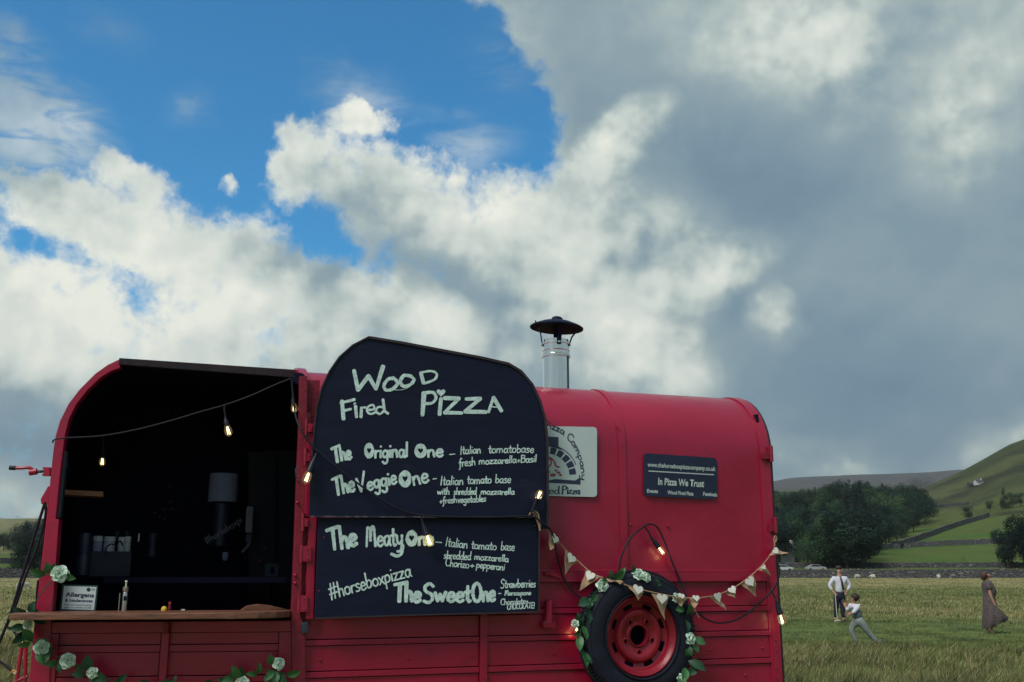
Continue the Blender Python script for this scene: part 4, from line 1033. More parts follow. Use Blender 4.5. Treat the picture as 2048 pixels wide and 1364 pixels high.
M['cap'] = mat('navy_flue_cap', (.009, .016, .045), .6, 0., var=.25, vscale=10, spec=.12)  # one even dark navy for the cap and its straps
cap = G().lathe((fb.x + .005, fb.y, zc), [(cr, -.004), (cr, .002), (cr * .93, .010), (cr * .6, .034), (cr * .22, .052), (cr * .2, .066), (cr * .13, .074), (0, .076)], 48, ax)
cap.lathe((fb.x + .005, fb.y, zc), [(cr * .995, -.004), (cr * .6, .026), (.001, .045)], 48, ax)
cap = cap.build('rain_cap', M['cap'], trailer, True)
for a in (-172, -80, -15, 90):
    ca, sa_ = math.cos(math.radians(a)), math.sin(math.radians(a))
    q0 = Vector((fb.x + ca * fr * 1.03, fb.y + sa_ * fr * 1.03, zt - .012)); q1 = Vector((fb.x + .005 + ca * cr * .80, fb.y + sa_ * cr * .80, zc + .012 - .04 * ca * .8))
    tn = Vector((-sa_, ca, 0)); g = G(); rd = Vector((ca, sa_, 0))
    mid = q0.lerp(q1, .45) - rd * .01
    for a0, a1 in ((q0 - UP * .02, q0), (q0, mid), (mid, q1)):
        g.add([a0 - tn * .014, a0 + tn * .014, a1 + tn * .014, a1 - tn * .014, a0 - tn * .014 + rd * .003, a0 + tn * .014 + rd * .003, a1 + tn * .014 + rd * .003, a1 - tn * .014 + rd * .003], [(0, 1, 2, 3), (4, 7, 6, 5), (0, 3, 7, 4), (1, 5, 6, 2)])
    g.build('cap_strap', M['cap'], trailer)

# ------------------------------------------------------------------ menu boards (two leaves of the folded-back hatch)
BD = Plane(P0 - N * .10, N)
leaf_u = [(619, 1033), (621, 960), (626, 880), (633, 815), (643, 775), (658, 743), (678, 714), (705, 690), (738, 673), (800, 683), (880, 698), (960, 713), (1018, 726), (1043, 741), (1066, 768), (1082, 802), (1092, 838), (1096, 880), (1097, 960), (1097, 1058), (1081, 1058), (1080, 1034)]
leaf_l = [(637, 1036), (1079, 1036), (1078, 1224), (630, 1238)]
up_leaf = plate('upper_menu_board', BD, leaf_u, -.022, .022, M['board'], trailer, .002)
lo_leaf = plate('lower_menu_board', BD, leaf_l, -.004, .022, M['board'], trailer, .003)
def edging(pts, wpx, off, th, nm, m, par, cen):
    g = G(); q = [Vector((x, y, 0)) for x, y in pts]; n = len(q); cx = Vector((*cen, 0)); r4 = []
    for i in range(n):
        d = (q[min(i + 1, n - 1)] - q[max(i - 1, 0)]).normalized(); nn = Vector((-d.y, d.x, 0))
        if nn.dot(cx - q[i]) < 0: nn = -nn
        a, b = q[i] - nn * 1.2, q[i] + nn * (wpx - 1.2)
        r4 += [BD.at(a.x, a.y, off), BD.at(b.x, b.y, off), BD.at(b.x, b.y, off + th), BD.at(a.x, a.y, off + th)]
    fs = [(i * 4 + j, i * 4 + (j + 1) % 4, i * 4 + 4 + (j + 1) % 4, i * 4 + 4 + j) for i in range(n - 1) for j in range(4)] + [(0, 1, 2, 3), (4 * n - 1, 4 * n - 2, 4 * n - 3, 4 * n - 4)]
    g.add(r4, fs); return g.build(nm, m, par)
edging(leaf_u[1:9], 3.0, -.028, .03, 'edge_trim', M['edge'], up_leaf, (870, 900))
edging(leaf_u[8:20], 5.0, -.029, .034, 'edge_trim', M['edge'], up_leaf, (870, 900))
M['scuff'] = mat('scuffed_edge', (.10, .09, .11), .8, var=.6, vscale=40, dirt=((.01, .01, .03), 25, .45, .9))
edging([(620, 1033), (700, 1033.6), (850, 1034.2), (1000, 1034), (1079, 1034)], 3.0, -.026, .006, 'bottom_trim', M['scuff'], up_leaf, (870, 900))
edging([(631, 1237), (700, 1234.6), (850, 1229.8), (1000, 1226), (1078, 1223.5)], 3.2, -.012, .02, 'bottom_trim', M['edge'], lo_leaf, (870, 1100))
edging([(1079, 1037), (1078.5, 1130), (1078, 1223)], 3.5, -.012, .02, 'side_trim', M['edge'], lo_leaf, (870, 1100))
for x, y in ((648, 1075), (638, 1182), (1070, 1052)):
    part('screw', rg, lo_leaf, BD.at(x, y, -.006) - BASE, scale=(.004,) * 3).data = rg
U = Ink(BD, -.0235, M['chalk'], up_leaf)
# Wood
def pw(g, pts, w_, **k): g.stroke(pts, w_, **k)
for a in ([(708, 741), (716, 780)], [(716, 780), (737, 752)], [(737, 752), (752, 778)], [(752, 778), (766, 733)]): U.stroke(a, 8.5, False)
U.stroke([(789, 757), (777, 758), (768, 770), (772, 780), (785, 778), (795, 767), (789, 757), (784, 756)], 6.5)
U.stroke([(820, 752), (808, 751), (801, 762), (806, 772), (819, 770), (828, 760), (821, 752), (815, 751)], 6.5)
U.stroke([(842, 747), (847, 766)], 6.5, False); U.stroke([(840, 746), (860, 742), (873, 747), (869, 759), (848, 767)], 5.5)
U.stroke([(790, 780), (806, 779), (820, 773)], 1.2)
# Fired
U.flush()
U.stroke([(684, 802), (687, 838)], 8, False); U.stroke([(681, 806), (709, 799)], 6, False); U.stroke([(686, 822), (702, 818)], 6, False)
U.stroke([(711, 812), (713, 834)], 6.5, False); U.stroke([(708, 808), (711, 806)], 4, False)
U.stroke([(722, 834), (723, 815), (731, 815)], 6, False)
U.stroke([(736, 820), (748, 818), (746, 810), (737, 813), (734, 822), (741, 828), (752, 824)], 5)
U.stroke([(768, 815), (757, 814), (752, 822), (760, 828), (769, 820)], 5); U.stroke([(766, 799), (769, 822), (776, 827)], 6, False)
# Pizza
U.flush()
U.stroke([(848, 786), (845, 830)], 9, False); U.stroke([(848, 786), (866, 785), (872, 796), (864, 806), (850, 807)], 6)
U.stroke([(882, 797), (879, 829)], 7, False)
U.blob([(882 + x * 18, 786 - y * 17) for x, y in heart_pts()])
for a in ([(889, 796), (918, 797)], [(918, 797), (889, 825)], [(889, 825), (924, 826)], [(932, 798), (961, 797)], [(961, 797), (930, 823)], [(930, 823), (972, 824)]): U.stroke(a, 7.5, False)
U.stroke([(977, 824), (987, 795)], 6.5, False); U.stroke([(987, 795), (1003, 822)], 7.5, False); U.stroke([(981, 813), (998, 815)], 2.5, False)
# the original one
U.flush()
U.text('The', 667, 925, 704, 917, 31, 6.0, .05); U.text('Original', 728, 917, 816, 914, 30, 5.2, .05, ohr=.42); U.text('One', 829, 916, 887, 912, 28, 5.6, .05, ohr=.42)
U.stroke([(899, 909), (910, 908)], 2.2, False)
U.text('Italian', 920, 909, 962, 906, 17, 2.4, .1); U.text('tomatobase', 976, 906, 1068, 905, 17, 2.4, .1)
U.text('fresh', 918, 934, 951, 930, 17, 2.5, .12); U.text('mozzarella+Basil', 957, 929, 1073, 924, 15, 2.5, .12)
# the veggie one
U.text('The', 668, 991, 711, 982, 36, 6.4, .05); U.text('Veggie', 716, 985, 795, 967, 31, 5.6, .08); U.text('One', 800, 976, 859, 963, 33, 5.4, .05, ohr=.40)
U.stroke([(866, 958), (873, 957)], 2.2, False)
U.text('Italian', 880, 970, 927, 970, 18, 2.5, .08); U.text('tomato', 934, 968, 983, 966, 17, 2.5, .08); U.text('base', 990, 966, 1022, 966, 17, 2.5, .08)
U.text('with', 874, 989, 899, 989, 14, 2.5, .1); U.text('shredded', 907, 989, 953, 989, 14, 2.5, .1); U.text('mozzarella', 961, 989, 1029, 989, 13, 2.5, .1)
U.text('+fresh', 879, 1008, 914, 1005, 14, 2.4, .1); U.text('vegetables', 915, 1006, 972, 1003, 14, 2.4, .1)
U.flush()
Lw = Ink(BD, -.0055, M['chalk'], lo_leaf)
Lw.text('The', 657, 1100, 716, 1091, 44, 7.8, .03, ohr=.4); Lw.text('Meaty', 731, 1094, 806, 1090, 39, 5.6, .03); Lw.text('One', 811, 1092, 868, 1090, 32, 6.2, .03, ohr=.42)
Lw.stroke([(783, 1108), (794, 1112), (803, 1107), (806, 1090)], 6)
Lw.stroke([(871, 1084), (883, 1085)], 2.6, False)
Lw.text('Italian', 890, 1092, 935, 1097, 18, 2.4, .05); Lw.text('tomato', 942, 1097, 993, 1100, 17, 2.4, .05); Lw.text('base', 1001, 1100, 1029, 1102, 18, 2.4, .05)
Lw.text('shredded', 887, 1117, 942, 1120, 16, 2.4, .05); Lw.text('mozzarella', 948, 1119, 1017, 1124, 14, 2.4, .05)
Lw.text('Chorizo', 890, 1132, 938, 1136, 16, 2.4, .05); Lw.text('+', 939, 1136, 949, 1137, 16, 2.4); Lw.text('pepperoni', 952, 1135, 1009, 1141, 15, 2.4, .05)
Lw.text('#horseboxpizza', 661, 1198, 824, 1152, 30, 3.6, .08)
Lw.text('The', 787, 1203, 842, 1203, 38, 7.6, .03); Lw.text('Sweet', 846, 1204, 942, 1203, 36, 6.6, .03); Lw.text('One', 944, 1203, 991, 1201, 37, 6.8, .03, ohr=0)
Lw.stroke([(997, 1187), (1002, 1187)], 2.4, False)
Lw.text('Strawberries', 1001, 1176, 1071, 1174, 17, 2.4, .08); Lw.text('Marscapone', 1009, 1191, 1062, 1190, 10, 2.1, .08)
Lw.text('Chocolate+', 1001, 1210, 1057, 1207, 12, 2.1, .08); Lw.text('CHOCOLATE!', 1014, 1219, 1069, 1216, 11, 2.0, .12, ohr=0)
Lw.flush()

# ------------------------------------------------------------------ vinyl signs on the side
def rrect(x0, y0, x1, y1, dy, r=6, k=4, dyb=None):
    dyb = dy if dyb is None else dyb; out = []
    cs = [(x0 + r, y0 + r, 180), (x1 - r, y0 + r, 270), (x1 - r, y1 - r, 0), (x0 + r, y1 - r, 90)]
    for cx, cy, a0 in cs:
        for i in range(k + 1):
            a = math.radians(a0 + 90 * i / k); px = cx + r * math.cos(a); py = cy + r * math.sin(a)
            t = (px - x0) / (x1 - x0); out.append((px, py + (dy if py < (y0 + y1) / 2 else dyb) * t))
    return out
# the panel above the rail bends with the roof curve, so the signs sit a little proud of it
SG = Plane(P0 - N * .014, N)
black_s = plate('black_web_sign', SG, rrect(1288, 906, 1434, 992, 10, 7, dyb=7), 0, .004, M['navy'], trailer, 0)
printed('www.thehorseboxpizzacompany.co.uk', SG, 1295, 933, 1431, 942, 9, -.001, M['whiteprint'], black_s, bold=.025)
G().prism(SG.poly([(1297, 941), (1428, 948.5), (1428, 950.5), (1297, 943)], -.0015), N * .001).build('white_rule', M['whiteprint'], black_s)
printed('In Pizza We Trust', SG, 1316, 969, 1408, 974, 14, -.001, M['whiteprint'], black_s, bold=.03)
printed('Events', SG, 1294, 985, 1316, 986, 7.5, -.001, M['whiteprint'], black_s, bold=.03)
printed('Wood Fired Pizza', SG, 1335, 988, 1387, 991, 7.5, -.001, M['whiteprint'], black_s, bold=.03)
printed('Festivals', SG, 1406, 991, 1434, 993, 7.5, -.001, M['whiteprint'], black_s, bold=.03)
ws = plate('white_logo_sign', SG, rrect(1020, 851, 1194, 990, 3, 7, dyb=4), 0, .004, M['white_stk'], trailer, 0)
LG = Ink(SG, -.0004); LR = Ink(SG, -.0004)
cx, cy, rx, ry = 1092, 957, 71, 100
# words round the arch, lettered like a thick and thin serif
def arctext(txt, a0, a1, h):
    tot = sum(GL[c][0] for c in txt); x = 0
    for c in txt:
        wd, st = GL[c]
        for stx in st.split('|'):
            if not stx: continue
            straight = stx[0] == '!'
            q = [tuple(map(float, p.split(','))) for p in stx.lstrip('!').split()]
            o_ = []
            for u_, v_ in q:
                a = math.radians(a0 + (a1 - a0) * (x + u_) / tot)
                o_.append((cx + (rx + v_ * h * .75) * math.sin(a), cy - (ry + v_ * h) * math.cos(a)))
            if straight:
                for p_, r_ in zip(o_[:-1], o_[1:]): LG.stroke([p_, r_], 2.6, False)
            else: LG.stroke(o_, 2.2, True)
        if c in 'CO': pass
        x += wd
arctext('The', -100, -62, 15)
arctext('Pizza Company', -3, 92, 15)
LG.text('Wood', 1030, 986, 1062, 987, 15, 2, nib=(1.2, 3.), ohr=0); LG.text('Fired', 1070, 987, 1120, 988, 15, 2, nib=(1.2, 3.)); LG.text('Pizza', 1124, 987, 1160, 988, 15, 2, nib=(1.3, 3.4))
# oven: chimney, ring of bricks, hearth
LG.blob([(1070, 872), (1117, 874), (1117, 893), (1132, 903), (1127, 900), (1100, 893), (1070, 890)])
for i in range(11):
    a0, a1 = math.radians(-88 + i * 16.2), math.radians(-88 + i * 16.2 + 12.5)
    f_ = lambda a, k: (1092 + 60 * k * math.sin(a), 952 - 58 * k * math.cos(a))
    LG.blob([f_(a0, .78), f_((a0 + a1) / 2, .785), f_(a1, .78), f_(a1, 1.), f_((a0 + a1) / 2, 1.01), f_(a0, 1.)])
LG.stroke([(1092 + 64 * math.sin(a), 952 - 63 * math.cos(a)) for a in np.linspace(.1, 1.2, 8)], 1.6)
LG.blob([(1040, 962), (1161, 969), (1161, 955), (1157, 957), (1150, 961), (1110, 958), (1096, 961), (1085, 957), (1040, 955)])
LR.stroke([(1098, 934), (1103, 925), (1099, 915), (1108, 922), (1112, 932), (1119, 934)], 3.5); LR.stroke([(1090, 936), (1094, 926), (1090, 918)], 3.5)
for x, y, r_ in ((1106, 950, 5), (1117, 945, 3.5), (1112, 941, 3), (1096, 944, 4), (1121, 950, 3)):
    LR.blob([(x + r_ * 1.2 * math.cos(t), y + r_ * .7 * math.sin(t)) for t in np.linspace(0, 2 * PI, 10, False)])
LG.build('logo_print', M['navyprint'], ws); LR.build('flame_print', M['redprint'], ws)

# ------------------------------------------------------------------ spare wheel on the side
WC = SIDE.at(1272, 1270, -.08); KY = Matrix.Rotation(math.radians(3), 3, 'Z')
wx, wn = KY @ D, KY @ N
rt_ = .5 * 240 / F * WC.y / 1.0
spare = empty('spare_wheel', WC - UP * rt_, 'black spare tyre on a red steel rim hung on the trailer side among white roses', 'wheel')
AX = (wx, UP, -wn)
R0 = rt_; W0 = .125; fh = lambda h: W0 + .004 + (h - .15) * .62
WB = WC + wn * .06
tp = [(.60, .02), (.64, -.0), (.80, -.012), (.93, -.006), (.985, .02), (1.0, .05), (1.0, W0 - .05), (.985, W0 - .015), (.955, W0 + .004), (.92, W0 + .010), (.86, W0 + .016), (.78, W0 + .018), (.70, W0 + .014), (.645, W0 + .006), (.615, W0 - .012), (.60, W0 - .03)]
ty = G().lathe(WB, [(r * R0, h) for r, h in tp], 72, AX, False)
for k_ in range(2):
    rr = R0 * (.93 if k_ else .66); ty.lathe(WB, [(rr - .003, W0 + .004), (rr - .002, W0 + (.012 if k_ else .019)), (rr + .002, W0 + (.012 if k_ else .019)), (rr + .003, W0 + .003)], 72, AX, False)
ty.build('tyre', M['rubber'], spare, True)
tr = G()
for i in range(96):                    # shoulder tread blocks
    a = 2 * PI * i / 96; c_, s_ = math.cos(a), math.sin(a); rad = wx * c_ + UP * s_; tan_ = -wx * s_ + UP * c_
    for h, hw in ((W0 - .025, .022), (W0 - .075, .03)):
        tr.box(WB + rad * (R0 + .002) - wn * h, .013, hw, .010, (tan_, -wn, rad))
tb = tr.build('tread_blocks', M['rubber'], spare, False); tb['kind'] = 'stuff'
ri = R0 * .59
M['rim'] = mat('red_rim_paint', (.26, .006, .022), .33, var=.15, vscale=10, bump=.15, dirt=((.04, .01, .015), 22, .64, .8))
rp = [(1.06, .140), (1.07, .150), (1.03, .158), (.99, .150), (.95, .125), (.90, .118), (.88, .085), (.82, .072), (.74, .068), (.70, .080), (.66, .100), (.58, .104), (.52, .098), (.46, .080), (.34, .074), (.30, .082)]
rim = G(); k_ = 72
rim.lathe(WB, [(r * ri, fh(h)) for r, h in rp], k_, AX, False); rim = rim.build('rim', M['rim'], spare, True)
hub = [(.295, .090), (.27, .090), (.26, .03)]
G().lathe(WB, [(r * ri, fh(h)) for r, h in hub], 32, AX, False).build('hub_ring', M['rim'], rim, True)
M['hole'] = mat('dark_opening', (.003, .003, .008), .9, spec=.05)
G().lathe(WB, [(0.001, fh(.045)), (.262 * ri, fh(.045))], 32, AX).build('hub_bore', M['hole'], rim)
def on_rim(a, r, h): return WB + (wx * math.cos(a) + UP * math.sin(a)) * r * ri - wn * fh(h)
for i in range(8):                     # ventilation slots in the rim's ring
    a = 2 * PI * (i + .5) / 8; g = G(); pts = []
    for t in np.linspace(-.17, .17, 7): pts.append(on_rim(a + t, .835, .0765))
    for t in np.linspace(.17, -.17, 7): pts.append(on_rim(a + t, .735, .0705))
    g.add([p - wn * .002 for p in pts], [tuple(range(14))]); g.build('vent_slot', M['hole'], rim)
for i in range(5):
    a = 2 * PI * i / 5 - PI / 2
    q = on_rim(a, .43, .082)
    G().lathe(q, [(.017, -.004), (.017, .003), (.0105, .006), (.0095, .001)], 16, AX, False).build('nut_seat', M['rim'], rim, True)
    G().lathe(q, [(.0005, .0035), (.0098, .0035)], 12, AX).build('bolt_hole', M['hole'], rim)
G().box(WC + wn * .12, .05, .08, .05, (wx, wn, UP)).build('mounting_boss', M['red_dark'], spare)
# ------------------------------------------------------------------ festoon lights
CB = Plane(P0 - N * .15, N)              # in front of the menu boards
CS = Plane(P0 - N * .04, N)              # close to the side panel
CF = Plane(FRONT.p - NF * .05, NF)       # across the serving opening
CI = Plane(FRONT.p + NF * .55, NF)
def px_tube(g, pts, r, k=7, sub=5): g.tube(catmull([pl.at(x, y, o) for pl, x, y, o in pts], sub), r, k)
def bulb_parts(root, p_top, p_end, scale=1., light=0., fm='filament'):
    """socket and lamp hanging from p_top, glass tip at p_end; root is a thing"""
    d = (p_end - p_top); L = d.length; z = d.normalized(); x = z.orthogonal().normalized(); y = z.cross(x); ax = (x, y, z)
    scale *= .9; gl = .066 * scale; sl = L - gl; r = .016 * scale
    sk = G().lathe(p_top, [(.005, 0), (.007, sl * .15), (r * .62, sl * .35), (r * .95, sl * .5), (r * 1.05, sl * .9), (r * 1.12, sl * .92), (r * 1.1, sl), (r * .8, sl * 1.005)], 14, ax).build('socket', M['cable'], root, True)
    q = p_top + z * sl * .97; gr = .0225 * scale
    gb_ = G().lathe(q, [(r * .75, 0), (gr * .85, gl * .2), (gr, gl * .45), (gr * .95, gl * .7), (gr * .6, gl * .92), (.0008, gl)], 18, ax, False).build('bulb', M['bulb' if fm == 'filament' else 'bulb_dim'], root, True)
    g = G()
    for a in (-.5, .5): g.tube([q + z * gl * .15 + x * .004 * a, q + z * gl * .78 + x * .010 * a], .0026 * scale, 6)
    g.build('filament', M[fm], gb_, True)
    if light:
        ld = bpy.data.lights.new('bulb_light', 'POINT'); ld.energy = light; ld.color = (1, .62, .25); ld.shadow_soft_size = .015
        lo = bpy.data.objects.new('bulb_light', ld); C.objects.link(lo); lo.parent = root; lo.location = q + z * (gl + .012) - wloc(root) - N * .0
fest = empty('festoon_lights', CB.at(845, 1032), 'black festoon cable with glowing bulbs looped over the menu boards to the spare wheel', 'string lights')
def P_(pl, pts, off=0.): return [(pl, x, y, off) for x, y in pts]
def cable(name, pts, r=.0052):
    g = G(); px_tube(g, pts, r); return g.build(name, M['cable'], fest, True)
cable('cable', P_(CF, [(106, 886), (108, 880), (130, 876), (200, 872), (270, 860), (340, 842), (400, 824), (450, 810), (500, 792), (545, 772), (582, 757)]), .004)
cable('cable', [(CF, 583, 758, 0), (CF, 586, 790, 0), (CF, 590, 825, -.02), (CB, 600, 855, .03), (CB, 622, 889, .01), (CB, 648, 914, 0), (CB, 700, 955, 0), (CB, 760, 998, 0), (CB, 800, 1019, 0), (CB, 828, 1028, 0), (CB, 845, 1030, 0), (CB, 880, 1033, 0), (CB, 980, 1034.5, 0), (CB, 1062, 1033, 0), (CB, 1082, 1045, 0), (CB, 1100, 1058, .02), (CB, 1110, 1085, .05), (CB, 1114, 1112, .07), (CS, 1125, 1150, 0), (CS, 1142, 1178, 0), (CS, 1165, 1198, -.01), (CS, 1185, 1202, -.03), (CS, 1210, 1190, 0)])
cable('cable', [(CS, 1225, 1175, 0), (CS, 1236, 1148, 0), (CS, 1244, 1110, 0), (CS, 1262, 1075, 0), (CS, 1285, 1055, 0), (CS, 1300, 1048, 0), (CS, 1316, 1056, 0), (CS, 1330, 1085, 0), (CS, 1345, 1125, 0), (CS, 1362, 1165, 0), (CS, 1372, 1190, -.02), (CS, 1376, 1215, -.02), (CS, 1384, 1230, 0), (CS, 1392, 1222, -.02)])
cable('cable', [(CS, 1378, 1242, -.02), (CS, 1392, 1223, -.02), (CS, 1412, 1238, -.01), (CS, 1440, 1246, 0), (CS, 1480, 1236, 0), (CS, 1520, 1205, 0), (CS, 1545, 1180, -.02), (CS, 1556, 1160, -.03), (CS, 1559, 1138, -.03), (CS, 1552, 1120, -.02)])
def drop(pts, top, end, sc_=1., light=0., pl=CB, off=0., offe=None):
    g = G()
    if pts: px_tube(g, pts, .005, sub=4); g.build('cable_drop', M['cable'], fest, True)
    bulb_parts(fest, pl.at(*top, off), pl.at(*end, off if offe is None else offe), sc_, light)
cl_ = 1.0
drop(P_(CF, [(449, 811), (449, 824), (452, 836)]), (450, 834), (459, 873), .95, pl=CF)
drop(P_(CI, [(207, 872), (206, 895)]), (206, 893), (204, 933), .8, pl=CI)
drop(P_(CI, [(584, 765), (586, 790)]), (586, 788), (589, 826), .85, pl=CI, off=-.4)
drop(P_(CB, [(650, 915), (636, 903)]), (633, 907), (609, 968), 1.05, pl=CB)
drop(P_(CB, [(843, 1031), (845, 1046)]), (844, 1042), (862, 1094), 1.1)
drop(P_(CB, [(1066, 1033), (1062, 1022)]), (1063, 1024), (1083, 979), .95)
drop([(CS, 1290, 1055, 0), (CS, 1296, 1062, 0), (CS, 1302, 1075, 0)], (1301, 1073), (1329, 1110), .95, .05, CS, -.015, -.015)
drop([(CS, 1543, 1183, -.02), (CS, 1550, 1195, -.03), (CS, 1553, 1205, -.04)], (1552, 1200), (1567, 1251), 1.1, .035, CS, -.05, -.05)
bulb_parts(fest, CS.at(1168, 1235, .0), CS.at(1150, 1266, .0), .9, .05)
G().tube([CB.at(601, 965, .06), CB.at(592, 952, .06), CB.at(591, 940, .06), CB.at(597, 932, .06)], .004, 7).build('wire_ring', M['galv'], fest, True)

fest2 = empty('festoon_lights', FRONT.at(30, 1240, -.1), 'black festoon cable hanging in a slack double run from the trailer nose on the left', 'string lights')
FQ = Plane(FRONT.p + NF * .1, NF)
g = G(); g.tube(catmull([FQ.at(x, y) for x, y in ((90, 1004), (82, 1030), (66, 1080), (45, 1150), (22, 1225), (8, 1262), (-8, 1300), (-20, 1340))], 5), .0075, 7); g.build('cable', M['cable'], fest2, True)
g = G(); g.tube(catmull([FQ.at(x, y) for x, y in ((92, 1010), (89, 1040), (76, 1090), (52, 1150), (30, 1215), (14, 1252), (22, 1256), (32, 1268))], 5), .006, 7); g.build('cable', M['cable'], fest2, True)
g = G(); g.tube(catmull([FQ.at(x, y) for x, y in ((76, 1160), (73, 1190), (72, 1212), (66, 1218))], 5), .005, 7); g.build('cable', M['cable'], fest2, True)
bulb_parts(fest2, FQ.at(67, 1214), FQ.at(52, 1254), .9, 0, 'filament_dim'); bulb_parts(fest2, FQ.at(30, 1266), FQ.at(56, 1292), .9, 0, 'filament_dim'); bulb_parts(fest2, FQ.at(-2, 1322), FQ.at(34, 1347), .55, 0, 'filament_dim')

# ------------------------------------------------------------------ bunting
bn = empty('heart_bunting', CS.at(1300, 1185, -.1), 'jute bunting of hessian triangles with white hearts strung from the boards to the trailer rear', 'bunting')
def boff(x): return np.interp(x, [1060, 1085, 1120, 1160, 1200, 1240, 1400, 1450, 1550, 1580], [-.13, -.12, -.06, -.045, -.14, -.17, -.17, -.08, -.05, -.05])
BP = Plane(P0, N)
bs = [(1062, 1024), (1072, 1030), (1080, 1050), (1098, 1064), (1130, 1098), (1155, 1121), (1185, 1147), (1215, 1158), (1255, 1171), (1290, 1181), (1336, 1191), (1375, 1196), (1405, 1195), (1440, 1188), (1475, 1171), (1508, 1146), (1530, 1124), (1547, 1100), (1549, 1088), (1551, 1076)]
G().tube(catmull([BP.at(x, y, boff(x)) for x, y in bs], 5), .0034, 6).build('string', M['twine'], bn, True)
G().tube(catmull([BP.at(x, y, -.145) for x, y in ((1058, 1030), (1066, 1021), (1076, 1028), (1079, 1045), (1080, 1062), (1077, 1050), (1070, 1034), (1060, 1026))], 5), .0036, 6).build('string_knot', M['twine'], bn, True)
G().tube(catmull([BP.at(x, y, -.05) for x, y in ((1551, 1084), (1554, 1077), (1551, 1072), (1548, 1078), (1550, 1092))], 5), .0036, 6).build('string_knot', M['twine'], bn, True)
G().tube(catmull([BP.at(x, y, -.16) for x, y in ((1384, 1197), (1388, 1215), (1393, 1226), (1398, 1236))], 5), .0034, 6).build('string_tail', M['twine'], bn, True)
flags = [((1096, 1064), (1117, 1085), (1101, 1100), .3, .5), ((1129, 1099), (1154, 1122), (1127, 1150), .1, .62), ((1172, 1140), (1201, 1154), (1158, 1181), .0, .72), ((1211, 1156), (1251, 1171), (1240, 1166), .6, 0),
         ((1256, 1172), (1289, 1183), (1276, 1201), .35, .6), ((1303, 1187), (1337, 1191), (1328, 1241), .1, .66), ((1343, 1189), (1373, 1198), (1366, 1209), .7, .5), ((1378, 1195), (1401, 1196), (1390, 1216), .3, .5),
         ((1417, 1193), (1439, 1187), (1449, 1222), .2, .62), ((1451, 1187), (1473, 1172), (1470, 1197), .3, .52), ((1482, 1168), (1507, 1149), (1515, 1193), .15, .62), ((1514, 1139), (1527, 1128), (1544, 1150), .5, .3), ((1537, 1112), (1551, 1095), (1577, 1107), .3, .5)]
for fi, (a, b, t, crump, hs) in enumerate(flags):
    A, B_, Tt = [BP.at(x, y, boff(x) - .004) for x, y in (a, b)] + [BP.at(*t, boff(t[0]) - .03)]
    g = G(); n = 9; idx = {}
    nrm = (B_ - A).cross(Tt - A).normalized()
    if nrm.dot(N) > 0: nrm = -nrm
    for i in range(n + 1):
        for j in range(n + 1 - i):
            u, v = j / n, i / n
            p = A + (B_ - A) * u + (Tt - A) * v
            wv = .010 * math.sin(u * 5 + fi * 1.7) * (.3 + v) + crump * .03 * math.sin((u + v) * 6 + fi) * v + .004 * math.sin(v * 9 + fi)
            idx[i, j] = len(g.v); g.v.append(p + nrm * wv)
    for i in range(n):
        for j in range(n - i):
            g.f.append((idx[i, j], idx[i, j + 1], idx[i + 1, j]))
            if j < n - i - 1: g.f.append((idx[i, j + 1], idx[i + 1, j + 1], idx[i + 1, j]))
    k = len(g.v); g.v += [v + N * .0015 for v in g.v]; g.f += [tuple(i + k for i in f[::-1]) for f in list(g.f)]
    fl_ = g.build('flag', M['hessian'], bn, True)
    if hs:
        hp = heart_pts(20); c = (A + B_ + Tt) / 3 + ((A + B_) / 2 - (A + B_ + Tt) / 3) * .42
        ex = (B_ - A).normalized(); ey = nrm.cross(ex); ey = ey if ey.z > 0 else -ey; sz = (B_ - A).length * .62 * (.8 + hs * .3)
        if crump > .5: sz *= .7
        h = G(); h.prism([c + ex * x * sz + ey * y * sz + nrm * (.014 + .03 * crump * .4) for x, y in hp], -nrm * .002); h.build('heart', M['heart'], fl_)

# ------------------------------------------------------------------ rose garlands
def leaf_mesh(m):
    vs = []; fs = []; n = 7
    for i in range(n + 1):
        t = i / n; w_ = .30 * math.sin(PI * min(1, t * 1.02)) ** .75 * (1 - .25 * t); z = .10 * math.sin(t * 3.0)
        for s_ in (-1, -.5, 0, .5, 1): vs.append((w_ * s_, t, z + .10 * abs(s_) * (w_ / .3) - .02 * math.sin(t * 18) * (abs(s_) > .6)))
    for i in range(n):
        for j in range(4): fs.append((i * 5 + j, i * 5 + j + 1, i * 5 + 6 + j, i * 5 + 5 + j))
    me = bpy.data.meshes.new('leaf'); me.from_pydata(vs, [], fs); me.materials.append(m); me.shade_smooth(); return me
LM = [leaf_mesh(M['leaf']), leaf_mesh(M['leaf2'])]
def petal_mesh(sz, curl, seed):
    vs = []; fs = []; n = 6; rr = random.Random(seed)
    for i in range(n + 1):
        t = i / n; w_ = .86 * math.sin(PI * min(1, .12 + t * .70)) * (1 + .05 * rr.uniform(-1, 1))
        for j in range(7):
            s_ = (j - 3) / 3; vs.append((w_ * s_ * sz, (t * .95 - .12 * s_ * s_ * t) * sz, (.30 * s_ * s_ + curl * (t ** 2.2) - .28 * t + .03 * math.sin(s_ * 6 + seed) * t) * sz))
    for i in range(n):
        for j in range(6): fs.append((i * 7 + j, i * 7 + j + 1, i * 7 + 8 + j, i * 7 + 7 + j))
    me = bpy.data.meshes.new('petal'); me.from_pydata(vs, [], fs); me.materials.append(M['petal']); me.shade_smooth(); return me
PM = [petal_mesh(1, -.10, 1), petal_mesh(1, -.35, 2), petal_mesh(1, .15, 3)]
